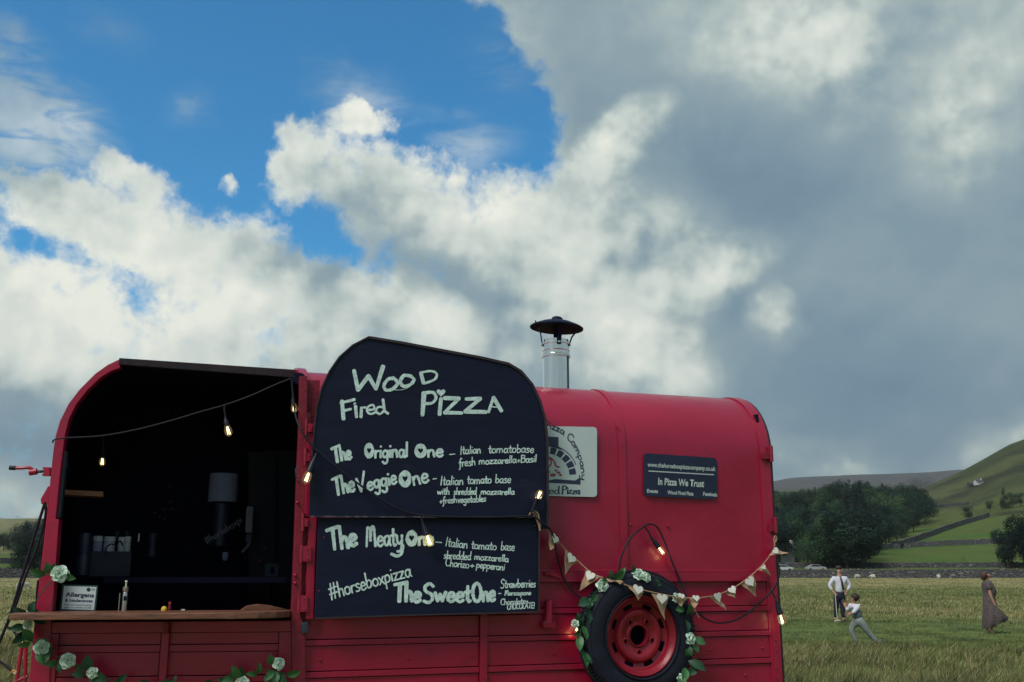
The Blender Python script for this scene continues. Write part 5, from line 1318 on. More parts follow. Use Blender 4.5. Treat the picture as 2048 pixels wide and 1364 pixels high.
def bud_mesh():
    g = G(); pts = [] 
    for i in range(46):
        a = i * .42; r = .05 + i * .0085; pts.append((Vector((r * math.cos(a), r * math.sin(a), .34 - r * .35 + .02 * math.sin(a * 3))), Vector((r * 1.1 * math.cos(a), r * 1.1 * math.sin(a), -.05))))
    for i in range(45): g.add([pts[i][0], pts[i + 1][0], pts[i + 1][1], pts[i][1]], [(0, 1, 2, 3)])
    me = bpy.data.meshes.new('rose'); me.from_pydata([tuple(v) for v in g.v], [], g.f); me.materials.append(M['petal']); me.shade_smooth(); return me
BM = bud_mesh()
def look(zdir, roll):
    z = Vector(zdir).normalized(); x = z.orthogonal().normalized(); y = z.cross(x); q = Matrix((x, y, z)).transposed().to_quaternion()
    return q @ Matrix.Rotation(roll, 3, 'Z').to_quaternion()
def rose(root, p, r, face_, squash=1.):
    o = part('rose', BM, root, p - wloc(root), look(face_, R.uniform(0, 6)), (r, r, r))
    for ring, (cnt, rad, tilt, sc_, k) in enumerate(((4, .2, 1.35, .60, 2), (5, .26, 1.08, .72, 2), (6, .30, .72, .80, 0), (5, .3, .35, .78, 1))):
        for i in range(cnt):
            a = 2 * PI * i / cnt + ring * .6 + R.uniform(-.15, .15)
            q = Matrix.Rotation(a - PI / 2, 3, 'Z') @ Matrix.Rotation(tilt + R.uniform(-.12, .12), 3, 'X')
            part('petal', PM[k], o, (rad * math.cos(a) * .6, rad * math.sin(a) * .6, -.05 + .03 * (2 - ring)), q.to_quaternion(), (sc_ * R.uniform(.9, 1.1),) * 3)
    return o
def leaf(root, p, ang, L, out, tilt=.35, dark=None):
    """ang: direction in the picture plane, degrees clockwise from right"""
    a = math.radians(ang); yd = (D * math.cos(a) - UP * math.sin(a) + out * tilt).normalized(); zd = (out - yd * out.dot(yd)).normalized(); xd = yd.cross(zd)
    q = Matrix((xd, yd, zd)).transposed().to_quaternion()
    part('leaf', LM[(R.random() < .45) if dark is None else dark], root, p - wloc(root), q @ Matrix.Rotation(R.uniform(-.5, .5), 3, 'Y').to_quaternion(), (L * R.uniform(.85, 1.25), L, L))
def garland(label, pl, stem, roses, leaves, out, extra=0):
    root = empty('rose_garland', pl.at(*stem[len(stem) // 2]), label, 'garland')
    sp = catmull([pl.at(x, y) for x, y in stem], 5)
    sp = [p + N * .01 * mnoise.noise(p * 20) for p in sp]
    G().tube(sp, .0028, 6).build('stem', M['leaf2'], root, True)
    for x, y, r, fx, fz in roses: rose(root, pl.at(x, y, -.035), .88 * r * pl.at(x, y).y / F, out + D * fx + UP * fz)
    for x, y, ang, L in leaves: leaf(root, pl.at(x, y, -.012 - R.uniform(0, .02)), ang, L * pl.at(x, y).y / F, out)
    for i in range(extra):
        j = R.randrange(2, len(sp) - 2); d = (sp[j + 1] - sp[j]).normalized(); base = math.degrees(math.atan2(-d.z, d.dot(D)))
        leaf(root, sp[j] + out * .01, base + R.choice((-1, 1)) * R.uniform(25, 100), R.uniform(20, 34) * sp[j].y / F, out)
    return root
GF = Plane(FRONT.p - NF * .06, NF)
garland('garland of white roses and green leaves running down the trailer nose beside the serving opening', GF,
        [(72, 1142), (95, 1150), (118, 1152), (100, 1165), (84, 1185), (70, 1205), (60, 1225), (52, 1250), (62, 1280), (85, 1300), (112, 1312), (135, 1322), (160, 1336), (186, 1345), (215, 1356), (240, 1372)],
        [(119, 1148, 19, .1, .2), (84, 1296, 17, .3, .1), (136, 1321, 17, .2, .3), (184, 1346, 14, -.6, -.2), (56, 1249, 12, -.6, .1), (52, 1232, 10, -.4, -.3)],
        [(92, 1150, 200, 34), (96, 1148, 265, 26), (128, 1150, 15, 26), (105, 1142, 290, 18), (62, 1228, 285, 26), (58, 1232, 215, 36), (66, 1232, 30, 32), (50, 1252, 165, 30), (56, 1258, 95, 28), (66, 1282, 230, 34), (62, 1285, 170, 26), (96, 1302, 100, 26), (118, 1322, 170, 28), (114, 1326, 60, 22), (150, 1330, 20, 20), (178, 1344, 262, 36), (188, 1346, 30, 34), (170, 1350, 190, 26), (196, 1352, 70, 26), (76, 1300, 60, 30), (88, 1312, 100, 18)], -NF, 8)
garland('garland of leaves and half-open white roses low on the panel under the serving counter', GF,
        [(255, 1380), (300, 1366), (350, 1364), (400, 1368), (440, 1358), (480, 1352), (512, 1346), (536, 1338), (556, 1342), (582, 1350)],
        [(558, 1327, 14, .8, .3), (484, 1366, 15, 0, .5), (300, 1374, 10, .2, .2)],
        [(545, 1332, 262, 26), (548, 1340, 130, 26), (560, 1342, 60, 34), (572, 1350, 345, 30), (552, 1342, 90, 28), (516, 1348, 275, 24), (514, 1350, 190, 24), (488, 1352, 255, 22), (482, 1356, 235, 34), (470, 1356, 170, 28), (462, 1358, 280, 22), (458, 1364, 200, 26), (426, 1364, 180, 24), (350, 1366, 280, 16), (300, 1366, 200, 22), (322, 1366, 350, 22), (530, 1350, 50, 22)], -NF, 0)
CX, CY = 1273, 1277
GS = Plane(P0 - N * .12, N)
ringpt = lambda a, r=1.: (CX + 112 * r * math.cos(math.radians(a)), CY + 126 * r * math.sin(math.radians(a)))
rs = [ringpt(a) for a in range(135, 405, 15)]
garland('garland of white roses and ivy-like leaves wound round the spare wheel', GS, rs,
        [(1204, 1171, 15, .2, .2), (1277, 1150, 14, -.1, .3), (1292, 1155, 13, .4, .2), (1352, 1196, 11, .0, .4), (1381, 1277, 14, .5, .1), (1150, 1247, 9, -.4, .2), (1362, 1357, 10, .3, 0)],
        [(1215, 1165, 215, 18), (1222, 1158, 250, 20), (1228, 1158, 320, 26), (1238, 1158, 10, 24), (1266, 1146, 260, 18), (1300, 1158, 30, 26), (1192, 1185, 130, 26), (1180, 1196, 110, 24), (1180, 1200, 160, 34), (1174, 1215, 95, 34), (1160, 1240, 240, 18), (1164, 1250, 80, 30), (1172, 1266, 345, 24), (1160, 1270, 100, 32), (1165, 1300, 85, 34), (1168, 1305, 60, 26), (1158, 1262, 150, 18), (1374, 1230, 275, 26), (1372, 1240, 95, 24), (1368, 1215, 170, 26), (1376, 1290, 80, 22), (1384, 1288, 60, 20), (1372, 1318, 260, 22), (1376, 1322, 30, 38), (1370, 1335, 110, 30), (1374, 1348, 330, 26), (1360, 1350, 90, 28), (1358, 1210, 100, 18), (1190, 1190, 60, 20), (1215, 1162, 170, 20)], -N, 3)

# ------------------------------------------------------------------ things inside the stall
IN = lambda n: Plane(T(0, n, 0), N)
M['towel'] = mat('pale_blue_paper', (.20, .22, .36), .9, var=.06, vscale=30, bump=.2); M['jar'] = mat('white_plastic_jar', (.34, .34, .42), .5, var=.05)
M['jar_lid'] = mat('pale_lid', (.42, .46, .48), .5); M['crate'] = mat('navy_plastic_crate', (.006, .008, .028), .5, var=.2, spec=.35)
M['cup'] = mat('dark_blue_cup', (.012, .018, .05), .5, var=.2); M['green_d'] = mat('dark_green_cap', (.01, .045, .04), .5); M['pale'] = mat('white_plastic', (.6, .6, .56), .5)
M['soap'] = mat('grey_dispenser', (.13, .13, .17), .4); M['silver'] = mat('brushed_silver', (.5, .5, .5), .3, .8)
def standing(name, px, py, n, label, cat, prof, m, k=20, group=None):
    p = IN(n).at(px, py); o = G().lathe(p, prof, k).build(name, m, None, True, loc=None)
    return tag(o, label, cat, group), p
# paper roll under its holder
p = IN(1.2).at(445, 1004); hh = IN(1.2).at(445, 948).z - p.z
pr_ = empty('paper_towel_dispenser', p, 'lavender-blue paper roll hanging over a dark tall tube inside the stall', 'dispenser')
r_ = (IN(1.2).at(474, 980) - IN(1.2).at(416, 980)).length / 2
G().lathe(p, [(r_ * 1.02, 0), (r_, hh)], 28).build('paper_roll', M['towel'], pr_, True)
zl = IN(1.2).at(440, 1092).z
G().lathe(p - UP * (p.z - zl), [(r_ * .55, 0), (r_ * .6, p.z - zl - .01)], 20).build('tube', M['cup'], pr_, True)
G().lathe(IN(1.2).at(450, 1121), [(.012, 0), (.02, .02), (.016, .05)], 12).build('paper_tail', M['towel'], pr_, True)
PT_ = Plane(IN(1.2).at(445, 1060) - N * (r_ + .02), N)
ik = Ink(PT_, 0.); ik.text('#horseboxpi', 414, 1089, 486, 1043, 15, 1.5, .05); ik.build('lettering', M['soap'], pr_)
# soap dispenser
sd0 = IN(1.18).at(497, 1065); sd_ = empty('soap_dispenser', sd0, 'grey wall soap dispenser with nozzle beside the paper roll', 'dispenser')
q0, q1 = IN(1.18).at(489, 1066), IN(1.18).at(506, 1014)
G().box((q0 + q1) / 2 - N * .02, abs((q1 - q0).dot(D)), .06, q1.z - q0.z, (D, N, UP)).build('housing', M['soap'], sd_, bevel=.008)
q2 = IN(1.18).at(497, 1090); G().box(IN(1.18).at(497, 1077) - N * .02, .035, .04, .055, (D, N, UP)).build('pump', M['cup'], sd_, bevel=.004)
G().tube([IN(1.18).at(500, 1085, -.03), IN(1.18).at(493, 1096, -.05), IN(1.18).at(484, 1104, -.06)], .009, 8).build('nozzle', M['soap'], sd_, True)
# crate with jars
c0, c1 = IN(.75).at(178, 1153), IN(.75).at(262, 1103); cr0 = empty('plastic_crate', IN(.75).at(220, 1153), 'dark navy plastic crate holding white jars at the left of the stall', 'crate')
cc = (c0 + c1) / 2 + N * .1; wdt = abs((c1 - c0).dot(D)); hgt = c1.z - c0.z
for dx, dy, sx_, sy_ in ((0, -.12, wdt, .008), (0, .12, wdt, .008), (-wdt / 2, 0, .008, .24), (wdt / 2, 0, .008, .24)):
    G().box(cc + D * dx + N * dy, sx_, sy_, hgt, (D, N, UP)).build('side_panel', M['crate'], cr0, bevel=.002)
G().box(cc - UP * (hgt / 2 - .01), wdt, .24, .012, (D, N, UP)).build('base', M['crate'], cr0)
jl = ['white jar with pale green lid at the left end of the crate', 'wide white jar with white lid second in the crate', 'small white jar third in the crate', 'small white jar with dark label at the right end of the crate']
for (x, y0, y1, r__), lb in zip(((192, 1113, 1072, .026), (216, 1113, 1073, .030), (240, 1113, 1074, .018), (252, 1113, 1073, .018)), jl):
    p = IN(.82).at(x, y0 + 6); h = IN(.82).at(x, y1).z - p.z; j = empty('jar', p, lb, 'jar', 'jars in the crate')
    G().lathe(p, [(r__ * .95, 0), (r__, .01), (r__, h * .72), (r__ * .8, h * .78)], 18).build('jar_body', M['jar'] if x != 192 else M['towel'], j, True)
    G().lathe(p + UP * h * .78, [(r__ * 1.04, 0), (r__ * 1.04, h * .2), (r__ * .9, h * .22)], 18).build('lid', M['jar_lid'], j, True)
g = G(); g.tube(catmull([IN(.70).at(x, y) for x, y in ((211, 1106), (213, 1095), (222, 1088), (232, 1090), (240, 1082), (246, 1092))], 5), .004, 6)
tag(g.build('scissors_handle', M['black'], None, True), 'black looped handle resting over the jars in the crate', 'scissors')
for x, lb in ((233, 'dark green bottle cap standing behind the jars on the left'), (253, 'dark green bottle cap standing behind the jars on the right')):
    tag(G().lathe(IN(.95).at(x, 1076), [(.008, 0), (.010, .012), (.016, .03), (.016, .034)], 12).build('bottle_cap', M['green_d'], None, True), lb, 'bottle cap', 'bottle caps behind the jars')
tag(G().lathe(IN(.70).at(163, 1150), [(.035, 0), (.038, .1), (.030, .11), (.036, .2), (.028, .22)], 18).build('cup_stack', M['cup'], None, True), 'stack of dark blue paper cups left of the crate', 'cups')
tag(G().lathe(IN(.95).at(303, 1113), [(.024, 0), (.026, .01), (.025, .125), (.027, .13)], 18).build('canister', M['cup'], None, True), 'dark blue slim canister right of the crate', 'canister')
tag(G().lathe(IN(.9).at(277, 1083), [(.0045, 0), (.0045, .042), (.003, .045)], 10).build('white_stick', M['pale'], None, True), 'small upright white stick right of the jars', 'stick')
# work surface inside that carries them
ws_ = G(); ws_.box(T(-2.35, .85, IN(.75).at(220, 1154).z - .016), .95, .5, .03, (D, N, UP)); ws_.build('inner_shelf', M['black'], trailer)
tag(plate('allergen_sign', Plane(FRONT.p + NF * .06, NF), [(124, 1169), (196, 1171), (191, 1224), (119, 1222)], 0, .006, mat('dark_green_card', (.012, .05, .045), .6), None, 0), 'small framed notice reading Allergens and Intolerances at the left of the counter', 'sign')
als = [o for o in C.objects if o.name == 'allergen_sign'][0]
SP = Plane(FRONT.p + NF * .058, NF)
G().prism(SP.poly([(128, 1172), (193, 1174), (188, 1220), (123, 1218)]), NF * .0015).build('paper', M['white_stk'], als)
printed('Allergens', SP, 131, 1192.5, 188, 1194.5, 8.5, -.001, M['navyprint'], als, bold=.035)
printed('& Intolerances', SP, 130, 1203, 185, 1204.5, 6, -.001, M['navyprint'], als, bold=.03)
printed('If you are uncertain please', SP, 129, 1210.5, 183, 1211.8, 3.6, -.001, M['navyprint'], als)
printed('speak to a member of staff', SP, 128, 1216, 182, 1217, 3.6, -.001, M['navyprint'], als)
G().prism([SP.at(177 + 4 * math.cos(t), 1179 + 4 * math.sin(t), -.0012) for t in np.linspace(0, 2 * PI, 14, False)], NF * .001).build('round_emblem', M['green_d'], als)
printed('FSA', SP, 183, 1181, 190.5, 1181.4, 5, -.001, M['navyprint'], als)
# along the counter
CT = lambda px, py, back: FRONT.at(px, py, back)
ctz = cz + .030
def on_counter(px, back): q = FRONT.at(px, 1235, back); return Vector((q.x, q.y, ctz))
p = on_counter(247, .02); pb_ = empty('pump_bottle', p, 'slim silver pump bottle standing on the counter right of the allergen notice', 'bottle')
G().lathe(p, [(.011, 0), (.012, .004), (.012, .085), (.010, .09), (.014, .095), (.014, .112), (.008, .116)], 16).build('bottle_body', M['silver'], pb_, True)
G().lathe(p + UP * .116, [(.004, 0), (.004, .02), (.007, .022), (.006, .030)], 12).build('pump_head', M['pale'], pb_, True)
G().box(p + UP * .06 - N * .0125, .014, .002, .022, (D, N, UP)).build('label_patch', M['black'], pb_)
tag(G().lathe(on_counter(236, .03), [(.0025, 0), (.0025, .085)], 8).build('skewer', M['silver'], None, True), 'thin grey skewer beside the silver pump bottle', 'skewer')
tag(G().lathe(on_counter(327, .03), [(.013, 0), (.0145, .008), (.010, .018), (.002, .022)], 14).build('lemon', mat('yellow_rind', (.62, .45, .03), .5), None, True), 'small yellow lemon half on the counter', 'lemon')
tag(G().lathe(on_counter(338, .06), [(.006, 0), (.010, .01), (.006, .024), (.009, .034), (.003, .042)], 12).build('red_stopper', mat('red_stopper_paint', (.22, .01, .02), .5), None, True), 'small dark red stopper behind the lemon', 'stopper')
g = G(); g.box(on_counter(365, .02) + UP * .004, .018, .01, .006, (D, N, UP)); tag(g.build('paper_scrap', M['pale'], None), 'tiny white scrap lying on the counter', 'scrap')
g = G(); q = on_counter(527, .06); g.prism([q - D * .11 , q - D * .08 + UP * .02, q - D * .03 + UP * .028, q + D * .03 + UP * .022, q + D * .09 + UP * .008, q + D * .12], N * .08)
tag(g.build('bread_board', M['wood'], None, bevel=.004), 'rounded dark wooden board lying at the right end of the counter', 'board')
# ------------------------------------------------------------------ people
M['skin'] = mat('skin', (.42, .22, .16), .6, var=.06, vscale=8); M['shirt'] = mat('white_shirt', (.60, .60, .70), .85, var=.05, vscale=6, bump=.3, bscale=14)
M['navycl'] = mat('navy_cloth', (.010, .014, .038), .85, var=.15, vscale=8, bump=.3); M['tie'] = mat('dark_tie', (.006, .006, .016), .6)
M['hair'] = mat('brown_hair', (.035, .018, .012), .7, var=.4, vscale=40, bump=.5, bscale=90); M['hair2'] = mat('auburn_hair', (.065, .022, .018), .6, var=.4, vscale=30, bump=.5, bscale=80)
M['greycl'] = mat('pale_grey_cloth', (.22, .25, .25), .9, var=.22, vscale=14, bump=.5, bscale=20); M['vest'] = mat('grey_waistcoat', (.13, .155, .17), .9, var=.15, vscale=10)
M['dress'] = mat('speckled_brown_dress', (.085, .066, .070), .9, var=.65, vscale=26, bump=.3, bscale=16); M['shoe'] = mat('dark_shoe', (.01, .01, .014), .5); M['shoe2'] = mat('grey_shoe', (.10, .10, .11), .6)
def skin(name, js, es, m, parent, sub=2, rootv=0):
    """js: (x, y, z, r) local to the parent; one continuous skinned surface"""
    me = bpy.data.meshes.new(name); me.from_pydata([j[:3] for j in js], es, [])
    o = bpy.data.objects.new(name, me); C.objects.link(o)
    sm = o.modifiers.new('skin', 'SKIN'); sm.use_smooth_shade = True; sb = o.modifiers.new('sub', 'SUBSURF'); sb.levels = sub; sb.render_levels = sub
    if not me.skin_vertices: me.attributes
    for i, j in enumerate(js):
        r = j[3]; me.skin_vertices[0].data[i].radius = (r, r) if not hasattr(r, '__len__') else r
    me.skin_vertices[0].data[rootv].use_root = True
    bpy.context.view_layer.update()
    dg = bpy.context.evaluated_depsgraph_get(); out = bpy.data.meshes.new_from_object(o.evaluated_get(dg))
    bpy.data.objects.remove(o); out.materials.clear(); out.materials.append(m); out.shade_smooth()
    p = bpy.data.objects.new(name, out); C.objects.link(p); p.parent = parent; return p
def ell(name, c, r, m, parent, seg=18, noise_=0., rot=None, freq=9.):
    bm = bmesh.new(); bmesh.ops.create_uvsphere(bm, u_segments=seg, v_segments=seg // 2 + 2, radius=1)
    for v in bm.verts:
        k = 1 + noise_ * mnoise.noise(v.co * freq * .3); v.co = Vector((v.co.x * r[0] * k, v.co.y * r[1] * k, v.co.z * r[2] * k))
        if rot: v.co = Matrix.Rotation(rot, 3, 'Y') @ v.co
    me = bpy.data.meshes.new(name); bm.to_mesh(me); bm.free(); me.materials.append(m); me.shade_smooth()
    return part(name, me, parent, c)
def ground_pt(px, py):
    d = ray(px, py); t = CAMH / -d.z; p = O + d * t
    for _ in range(4): p = O + d * ((CAMH - height(p.x, p.y)) / -d.z)
    return p
def person(px, py, hpx, label):
    p = ground_pt(px, py); p.z = height(p.x, p.y); return empty('person', p, label, 'person'), p.y / F / 1.025
def pmap(root):
    pl = Plane(root.location, (0, 1, 0)); g0 = root.location
    def f(px, py, r, y=0.):
        q = pl.at(px, py) - g0; return (q.x, y, q.z, r)
    return f
def fingers(js, es, hand, d, r=.008, up=(0, 0, -1)):
    """five short tapering chains rooted in the palm"""
    d = Vector(d).normalized(); side = d.cross(Vector((0, 1, 0))); side = side.normalized() if side.length > .1 else Vector((1, 0, 0))
    h = Vector(js[hand][:3])
    for k, (o_, l) in enumerate(((-.03, .065), (-.01, .08), (.01, .085), (.028, .075))):
        a = h + side * o_ + d * .03; b = a + d * l * .55 + Vector((0, -.006, 0)); c = b + d * l * .45 + Vector((0, -.016, 0))
        i = len(js); js += [(*a, r * 1.1), (*b, r), (*c, r * .8)]; es += [(hand, i), (i, i + 1), (i + 1, i + 2)]
    a = h - side * .035 - d * .01; b = a - side * .025 + d * .03; i = len(js); js += [(*a, r * 1.2), (*b, r)]; es += [(hand, i), (i, i + 1)]
def face(par, c, s, fx, m):
    """nose, eyes, mouth, ears on a head centred c, looking towards (fx, fy)"""
    f_ = Vector((fx[0], fx[1], 0)).normalized(); r_ = Vector((-f_.y, f_.x, 0)); c = Vector(c)
    hd = ell('face_features', c + f_ * .088 * s - UP * .012 * s, (.018 * s, .02 * s, .028 * s), m, par, 8)
    for k in (-1, 1):
        ell('eye', c + f_ * .082 * s + r_ * .034 * s * k + UP * .008 * s, (.012 * s, .012 * s, .008 * s), M['shoe'], par, 8)
        ell('ear', c + r_ * .082 * s * k - UP * .005 * s, (.012 * s, .018 * s, .032 * s), m, par, 8)
    ell('mouth', c + f_ * .078 * s - UP * .052 * s, (.02 * s, .014 * s, .007 * s), M['redprint'], par, 8)
# --- man with hands on hips
man, k = person(1678, 1243, 110, 'standing man in white shirt, dark tie and navy trousers with hands on hips')
m_ = pmap(man)
J = [m_(1679, 1186, .12), m_(1679, 1172, .115), m_(1679, 1160, .14), m_(1679, 1154, .07), m_(1678.5, 1148, .055), m_(1678.5, 1143, .085), m_(1678.5, 1138, .09),
     m_(1667, 1157, .055), m_(1658.5, 1171, .042), m_(1664, 1182, .03, -.06), m_(1667, 1185, .032, -.10),
     m_(1691.5, 1157, .055), m_(1700, 1171, .042), m_(1693, 1182, .03, -.06), m_(1690, 1184, .032, -.10),
     m_(1673.5, 1193, .085), m_(1672.5, 1214, .058), m_(1671, 1236, .042), m_(1670, 1241, .04, -.02), m_(1669.5, 1242, .03, -.16),
     m_(1684.5, 1193, .085), m_(1685, 1214, .058), m_(1687, 1236, .042), m_(1687, 1241, .04, -.02), m_(1688, 1242, .03, -.16)]
E = [(0, 1), (1, 2), (2, 3), (3, 4), (4, 5), (5, 6), (2, 7), (7, 8), (8, 9), (9, 10), (2, 11), (11, 12), (12, 13), (13, 14), (0, 15), (15, 16), (16, 17), (17, 18), (18, 19), (0, 20), (20, 21), (21, 22), (22, 23), (23, 24)]
fingers(J, E, 10, (.6, -.3, -1)); fingers(J, E, 14, (-.6, -.3, -1))
J2 = [(*j[:3], j[3] * (.8 if i in (0, 1, 2, 15, 20) else 1)) for i, j in enumerate(J)]; skin('body', J2, E, M['skin'], man)
b_ = lambda J, i, r: (*J[i][:3], r)
skin('shirt', [m_(1679, 1190, .158), b_(J, 1, .145), b_(J, 2, .160), b_(J, 3, .078), b_(J, 7, .085), b_(J, 8, .065), (*Vector(J[8][:3]).lerp(Vector(J[9][:3]), .9), .046), b_(J, 11, .085), b_(J, 12, .065), (*Vector(J[12][:3]).lerp(Vector(J[13][:3]), .9), .046)], [(0, 1), (1, 2), (2, 3), (2, 4), (4, 5), (5, 6), (2, 7), (7, 8), (8, 9)], M['shirt'], man)
skin('trousers', [m_(1679, 1188, .150), b_(J, 15, .125), b_(J, 16, .085), b_(J, 17, .068), b_(J, 20, .125), b_(J, 21, .085), b_(J, 22, .068), m_(1679, 1180, .125)], [(0, 1), (1, 2), (2, 3), (0, 4), (4, 5), (5, 6), (0, 7)], M['navycl'], man)
skin('tie', [m_(1678.5, 1153, .022, -.10), m_(1680, 1162, .030, -.17), m_(1682, 1171, .036, -.155), m_(1683.5, 1178, .034, -.15), m_(1683.8, 1181, .012, -.15)], [(0, 1), (1, 2), (2, 3), (3, 4)], M['tie'], man)
ell('hair', Vector(m_(1678, 1137.6, 0)[:3]) + Vector((-.004, .018, .03)), (.098, .105, .075), M['hair'], man, 14, .1)
face(man, m_(1679, 1140.5, 0)[:3], 1., (.5, -1), M['skin'])
for i in (19, 24):
    q = Vector(J[i][:3]); skin('shoe', [(q.x, q.y + .17, q.z + .02, .052), (q.x, q.y + .06, q.z + .005, .048), (q.x, q.y - .03, q.z - .0, .042)], [(0, 1), (1, 2)], M['shoe'], man)
mw = man.location
mal = empty('croquet_mallet', (mw.x + (1671 - 1678) * k, mw.y - .12, mw.z), 'thin pale mallet standing in the grass at the man\'s right leg', 'mallet')
M['mallet'] = mat('pale_mallet_wood', (.55, .52, .42), .5)
a = Vector(m_(1667.5, 1186, 0)[:3]) + mw + Vector((0, -.14, 0)); b = Vector(m_(1672, 1242, 0)[:3]) + mw + Vector((0, -.16, .01))
G().tube([a, b], .013, 8).build('shaft', M['mallet'], mal, True); G().tube([b + Vector((-.09, -.05, 0)), b + Vector((.09, .05, 0))], .035, 12).build('mallet_head', M['mallet'], mal, True)
# --- running boy
boy, k = person(1722, 1290, 103, 'running child in white shirt, grey waistcoat and pale trousers, seen from behind')
m_ = pmap(boy)
J = [m_(1717, 1240, .085), m_(1713, 1226, .075), m_(1709, 1214, .082), m_(1707.5, 1208, .045), m_(1707, 1203, .04), m_(1707.5, 1198, .072), m_(1708, 1194, .075),
     m_(1703, 1211, .04, .07), m_(1699, 1221, .03, .12), m_(1695, 1213, .024, .16), m_(1694, 1209, .026, .17),
     m_(1712, 1212, .042, -.09), m_(1706.5, 1222, .032, -.12), m_(1698.5, 1227, .024, -.12), m_(1695, 1228, .026, -.12),
     m_(1712, 1246, .07, .05), m_(1703.5, 1257, .05, .05), m_(1710, 1274, .036, .05), m_(1715, 1285, .03, .05), m_(1711, 1289, .026, .05),
     m_(1722, 1246, .07, -.05), m_(1733, 1262, .048, -.05), m_(1748, 1279, .034, -.04), m_(1756, 1286, .03, -.04), m_(1760, 1281, .024, -.04)]
E = [(0, 1), (1, 2), (2, 3), (3, 4), (4, 5), (5, 6), (2, 7), (7, 8), (8, 9), (9, 10), (2, 11), (11, 12), (12, 13), (13, 14), (0, 15), (15, 16), (16, 17), (17, 18), (18, 19), (0, 20), (20, 21), (21, 22), (22, 23), (23, 24)]
fingers(J, E, 10, (-.3, 0, 1), .005); fingers(J, E, 14, (-1, 0, .1), .005)
J2 = [(*j[:3], j[3] * (.78 if i in (0, 1, 2, 15, 20) else 1)) for i, j in enumerate(J)]; skin('body', J2, E, M['skin'], boy)
skin('shirt', [m_(1719, 1244, .110), b_(J, 1, .088), b_(J, 2, .092), b_(J, 3, .055), b_(J, 7, .055), b_(J, 8, .045), (*Vector(J[8][:3]).lerp(Vector(J[9][:3]), .7), .036), b_(J, 11, .058), b_(J, 12, .05), (*Vector(J[12][:3]).lerp(Vector(J[13][:3]), .8), .04)], [(0, 1), (1, 2), (2, 3), (2, 4), (4, 5), (5, 6), (2, 7), (7, 8), (8, 9)], M['shirt'], boy)
skin('waistcoat', [m_(1717, 1239, .120), b_(J, 1, .118), m_(1710, 1217, .112), m_(1708.5, 1208, .08)], [(0, 1), (1, 2), (2, 3)], M['vest'], boy)
skin('trousers', [m_(1717.5, 1239, .112), b_(J, 15, .095), b_(J, 16, .070), b_(J, 17, .054), b_(J, 18, .046), b_(J, 20, .095), b_(J, 21, .068), b_(J, 22, .052), m_(1754, 1284, .046, -.04), m_(1716, 1235, .098)], [(0, 1), (1, 2), (2, 3), (3, 4), (0, 5), (5, 6), (6, 7), (7, 8), (0, 9)], M['greycl'], boy)
ell('hair', Vector(m_(1709, 1195.5, 0)[:3]) + Vector((.012, -.012, .012)), (.088, .085, .088), M['hair'], boy, 16, .12)
face(boy, m_(1706, 1198, 0)[:3], .85, (-1, .35), M['skin'])
for i, dx in ((19, -1), (24, 0)):
    q = Vector(J[i][:3]); w_ = Vector(J[i - 1][:3]); skin('shoe', [(*w_, .042), (*(w_.lerp(q, .6)), .040), (*(w_.lerp(q, 1.5)), .032)], [(0, 1), (1, 2)], M['shoe2'], boy)
# --- woman, dress blown back
wom, k = person(1982, 1267, 127, 'barefoot woman in a long brown speckled dress blown sideways by the wind')
m_ = pmap(wom)
J = [m_(1979, 1198, .12), m_(1978, 1182, .115), m_(1975, 1168, .115), m_(1973.5, 1162, .055), m_(1973, 1158, .05), m_(1973.5, 1152, .078), m_(1974, 1147, .08),
     m_(1971, 1169, .05, -.15), m_(1975, 1191, .038, -.18), m_(1981, 1205, .028, -.19), m_(1984, 1210, .03, -.19),
     m_(1977, 1169, .05, .15), m_(1983, 1188, .038, .17), m_(1990, 1200, .028, .16), m_(1993, 1203, .03, .15),
     m_(1979, 1212, .09, -.06), m_(1980, 1235, .06, -.05), m_(1982, 1258, .040, -.04), m_(1981, 1264, .036, -.04), m_(1987, 1266.5, .026, -.06),
     m_(1979, 1212, .09, .06), m_(1977, 1235, .06, .06), m_(1977, 1256, .040, .06), m_(1976.5, 1261, .036, .06), m_(1981, 1264, .026, .06)]
E = [(0, 1), (1, 2), (2, 3), (3, 4), (4, 5), (5, 6), (2, 7), (7, 8), (8, 9), (9, 10), (2, 11), (11, 12), (12, 13), (13, 14), (0, 15), (15, 16), (16, 17), (17, 18), (18, 19), (0, 20), (20, 21), (21, 22), (22, 23), (23, 24)]
fingers(J, E, 10, (.5, 0, -1), .007); fingers(J, E, 14, (.7, 0, -1), .007)
skin('body', J, E, M['skin'], wom)
secs = [(1160, 1973.5, 5, .07, 0), (1163, 1974, 8, .14, 0), (1168, 1974.5, 10.5, .19, 0), (1176, 1977, 12, .19, 0), (1184, 1979.5, 13, .19, 0), (1190, 1979, 11.5, .17, 0), (1196, 1978, 11, .17, 0), (1206, 1978.5, 11.5, .20, 0), (1218, 1981.5, 14.5, .24, -.08), (1230, 1986, 19, .27, -.20), (1239, 1989.5, 22, .28, -.26), (1246, 1990.5, 22, .26, -.38), (1248, 1990, 21, .24, -.40)]
dg_ = G(); KN = 40
for si, (py, cx_, hw, dep, tilt) in enumerate(secs):
    for j in range(KN):
        a = 2 * PI * j / KN; f_ = max(0, (si - 7) / 6)
        fo = 1 + f_ * (.17 * math.sin(a * 6 + si * .35) + .08 * math.sin(a * 11 + 1))
        x = hw * k * math.cos(a) * fo; y = dep * math.sin(a) * fo
        q_ = m_(cx_, py, 0); dg_.v.append(Vector((q_[0] + x, y, q_[2] - tilt * x + f_ * .025 * math.sin(a * 5 + 2))))
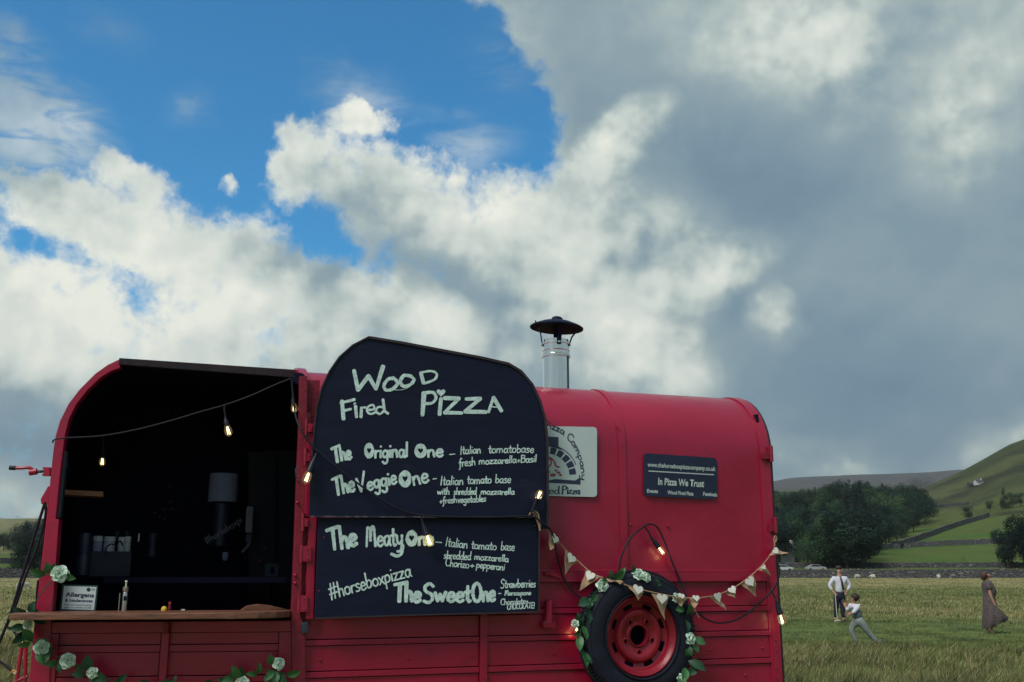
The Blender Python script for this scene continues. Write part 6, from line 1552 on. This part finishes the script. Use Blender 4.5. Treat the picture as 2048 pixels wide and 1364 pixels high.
for si in range(len(secs) - 1):
    for j in range(KN): dg_.f.append((si * KN + j, si * KN + (j + 1) % KN, (si + 1) * KN + (j + 1) % KN, (si + 1) * KN + j))
dm = bpy.data.meshes.new('dress'); dm.from_pydata([tuple(v) for v in dg_.v], [], dg_.f); dm.materials.append(M['dress']); dm.shade_smooth()
part('dress', dm, wom)
skin('sleeve', [m_(1972, 1165, .085, -.10), m_(1971.5, 1173, .082, -.16), m_(1973.5, 1181, .072, -.18)], [(0, 1), (1, 2)], M['dress'], wom)
skin('sleeve', [m_(1977, 1167, .07, .12), m_(1979, 1174, .066, .16), m_(1981, 1180, .06, .17)], [(0, 1), (1, 2)], M['dress'], wom)
skin('hair', [m_(1971.5, 1146, .105, .005), m_(1968, 1150, .11, .0), m_(1966.5, 1156, .085, 0), m_(1964.5, 1160, .04, 0)], [(0, 1), (1, 2), (2, 3)], M['hair2'], wom)
face(wom, m_(1975, 1151, 0)[:3], .95, (1, -.25), M['skin'])
# sheep
M['wool'] = mat('wool', (.50, .49, .42), .95, var=.12, vscale=14, bump=.8, bscale=22); M['sheep_face'] = mat('sheep_face', (.09, .08, .07), .8)
sheep0 = None
for i, (px, py, yaw, lb) in enumerate(((1713, 1160.5, 0., 'cream sheep grazing nearest the man, left of two near the wall'), (1746, 1160.5, 2.9, 'cream sheep grazing right of another one near the wall'), (1876, 1160, 1.4, 'single cream sheep seen end-on before the wall on the right'), (41, 1183, .4, 'small pale sheep lying in the field left of the trailer'))):
    p = ground_pt(px, py) if py > 1170 else Vector((*gpt(px, 196), 0)); p.z = height(p.x, p.y)
    if sheep0 is None:
        sheep0 = s = empty('sheep', p, lb, 'sheep', 'sheep grazing in the meadow')
        J = [(0, 0, .55, .27), (-.3, 0, .56, .25), (.3, 0, .58, .25), (.52, 0, .62, .13), (.66, 0, .42, .09), (.76, 0, .28, .055)]
        E = [(0, 1), (0, 2), (2, 3), (3, 4), (4, 5)]
        for sx_ in (-.33, .3):
            for sy_ in (-.13, .13): n_ = len(J); J += [(sx_, sy_, .34, .07), (sx_ + .02, sy_, .18, .04), (sx_, sy_, .03, .035)]; E += [(1 if sx_ < 0 else 2, n_), (n_, n_ + 1), (n_ + 1, n_ + 2)]
        skin('body', J, E, M['wool'], s); ell('face', (.72, 0, .33), (.07, .06, .10), M['sheep_face'], s, 10)
        ell('ear', (.64, .10, .42), (.03, .07, .02), M['sheep_face'], s, 8); ell('ear', (.64, -.10, .42), (.03, .07, .02), M['sheep_face'], s, 8)
    else: s = copy_tree(sheep0); s.location = p; s['label'] = lb
    s.rotation_euler.z = yaw
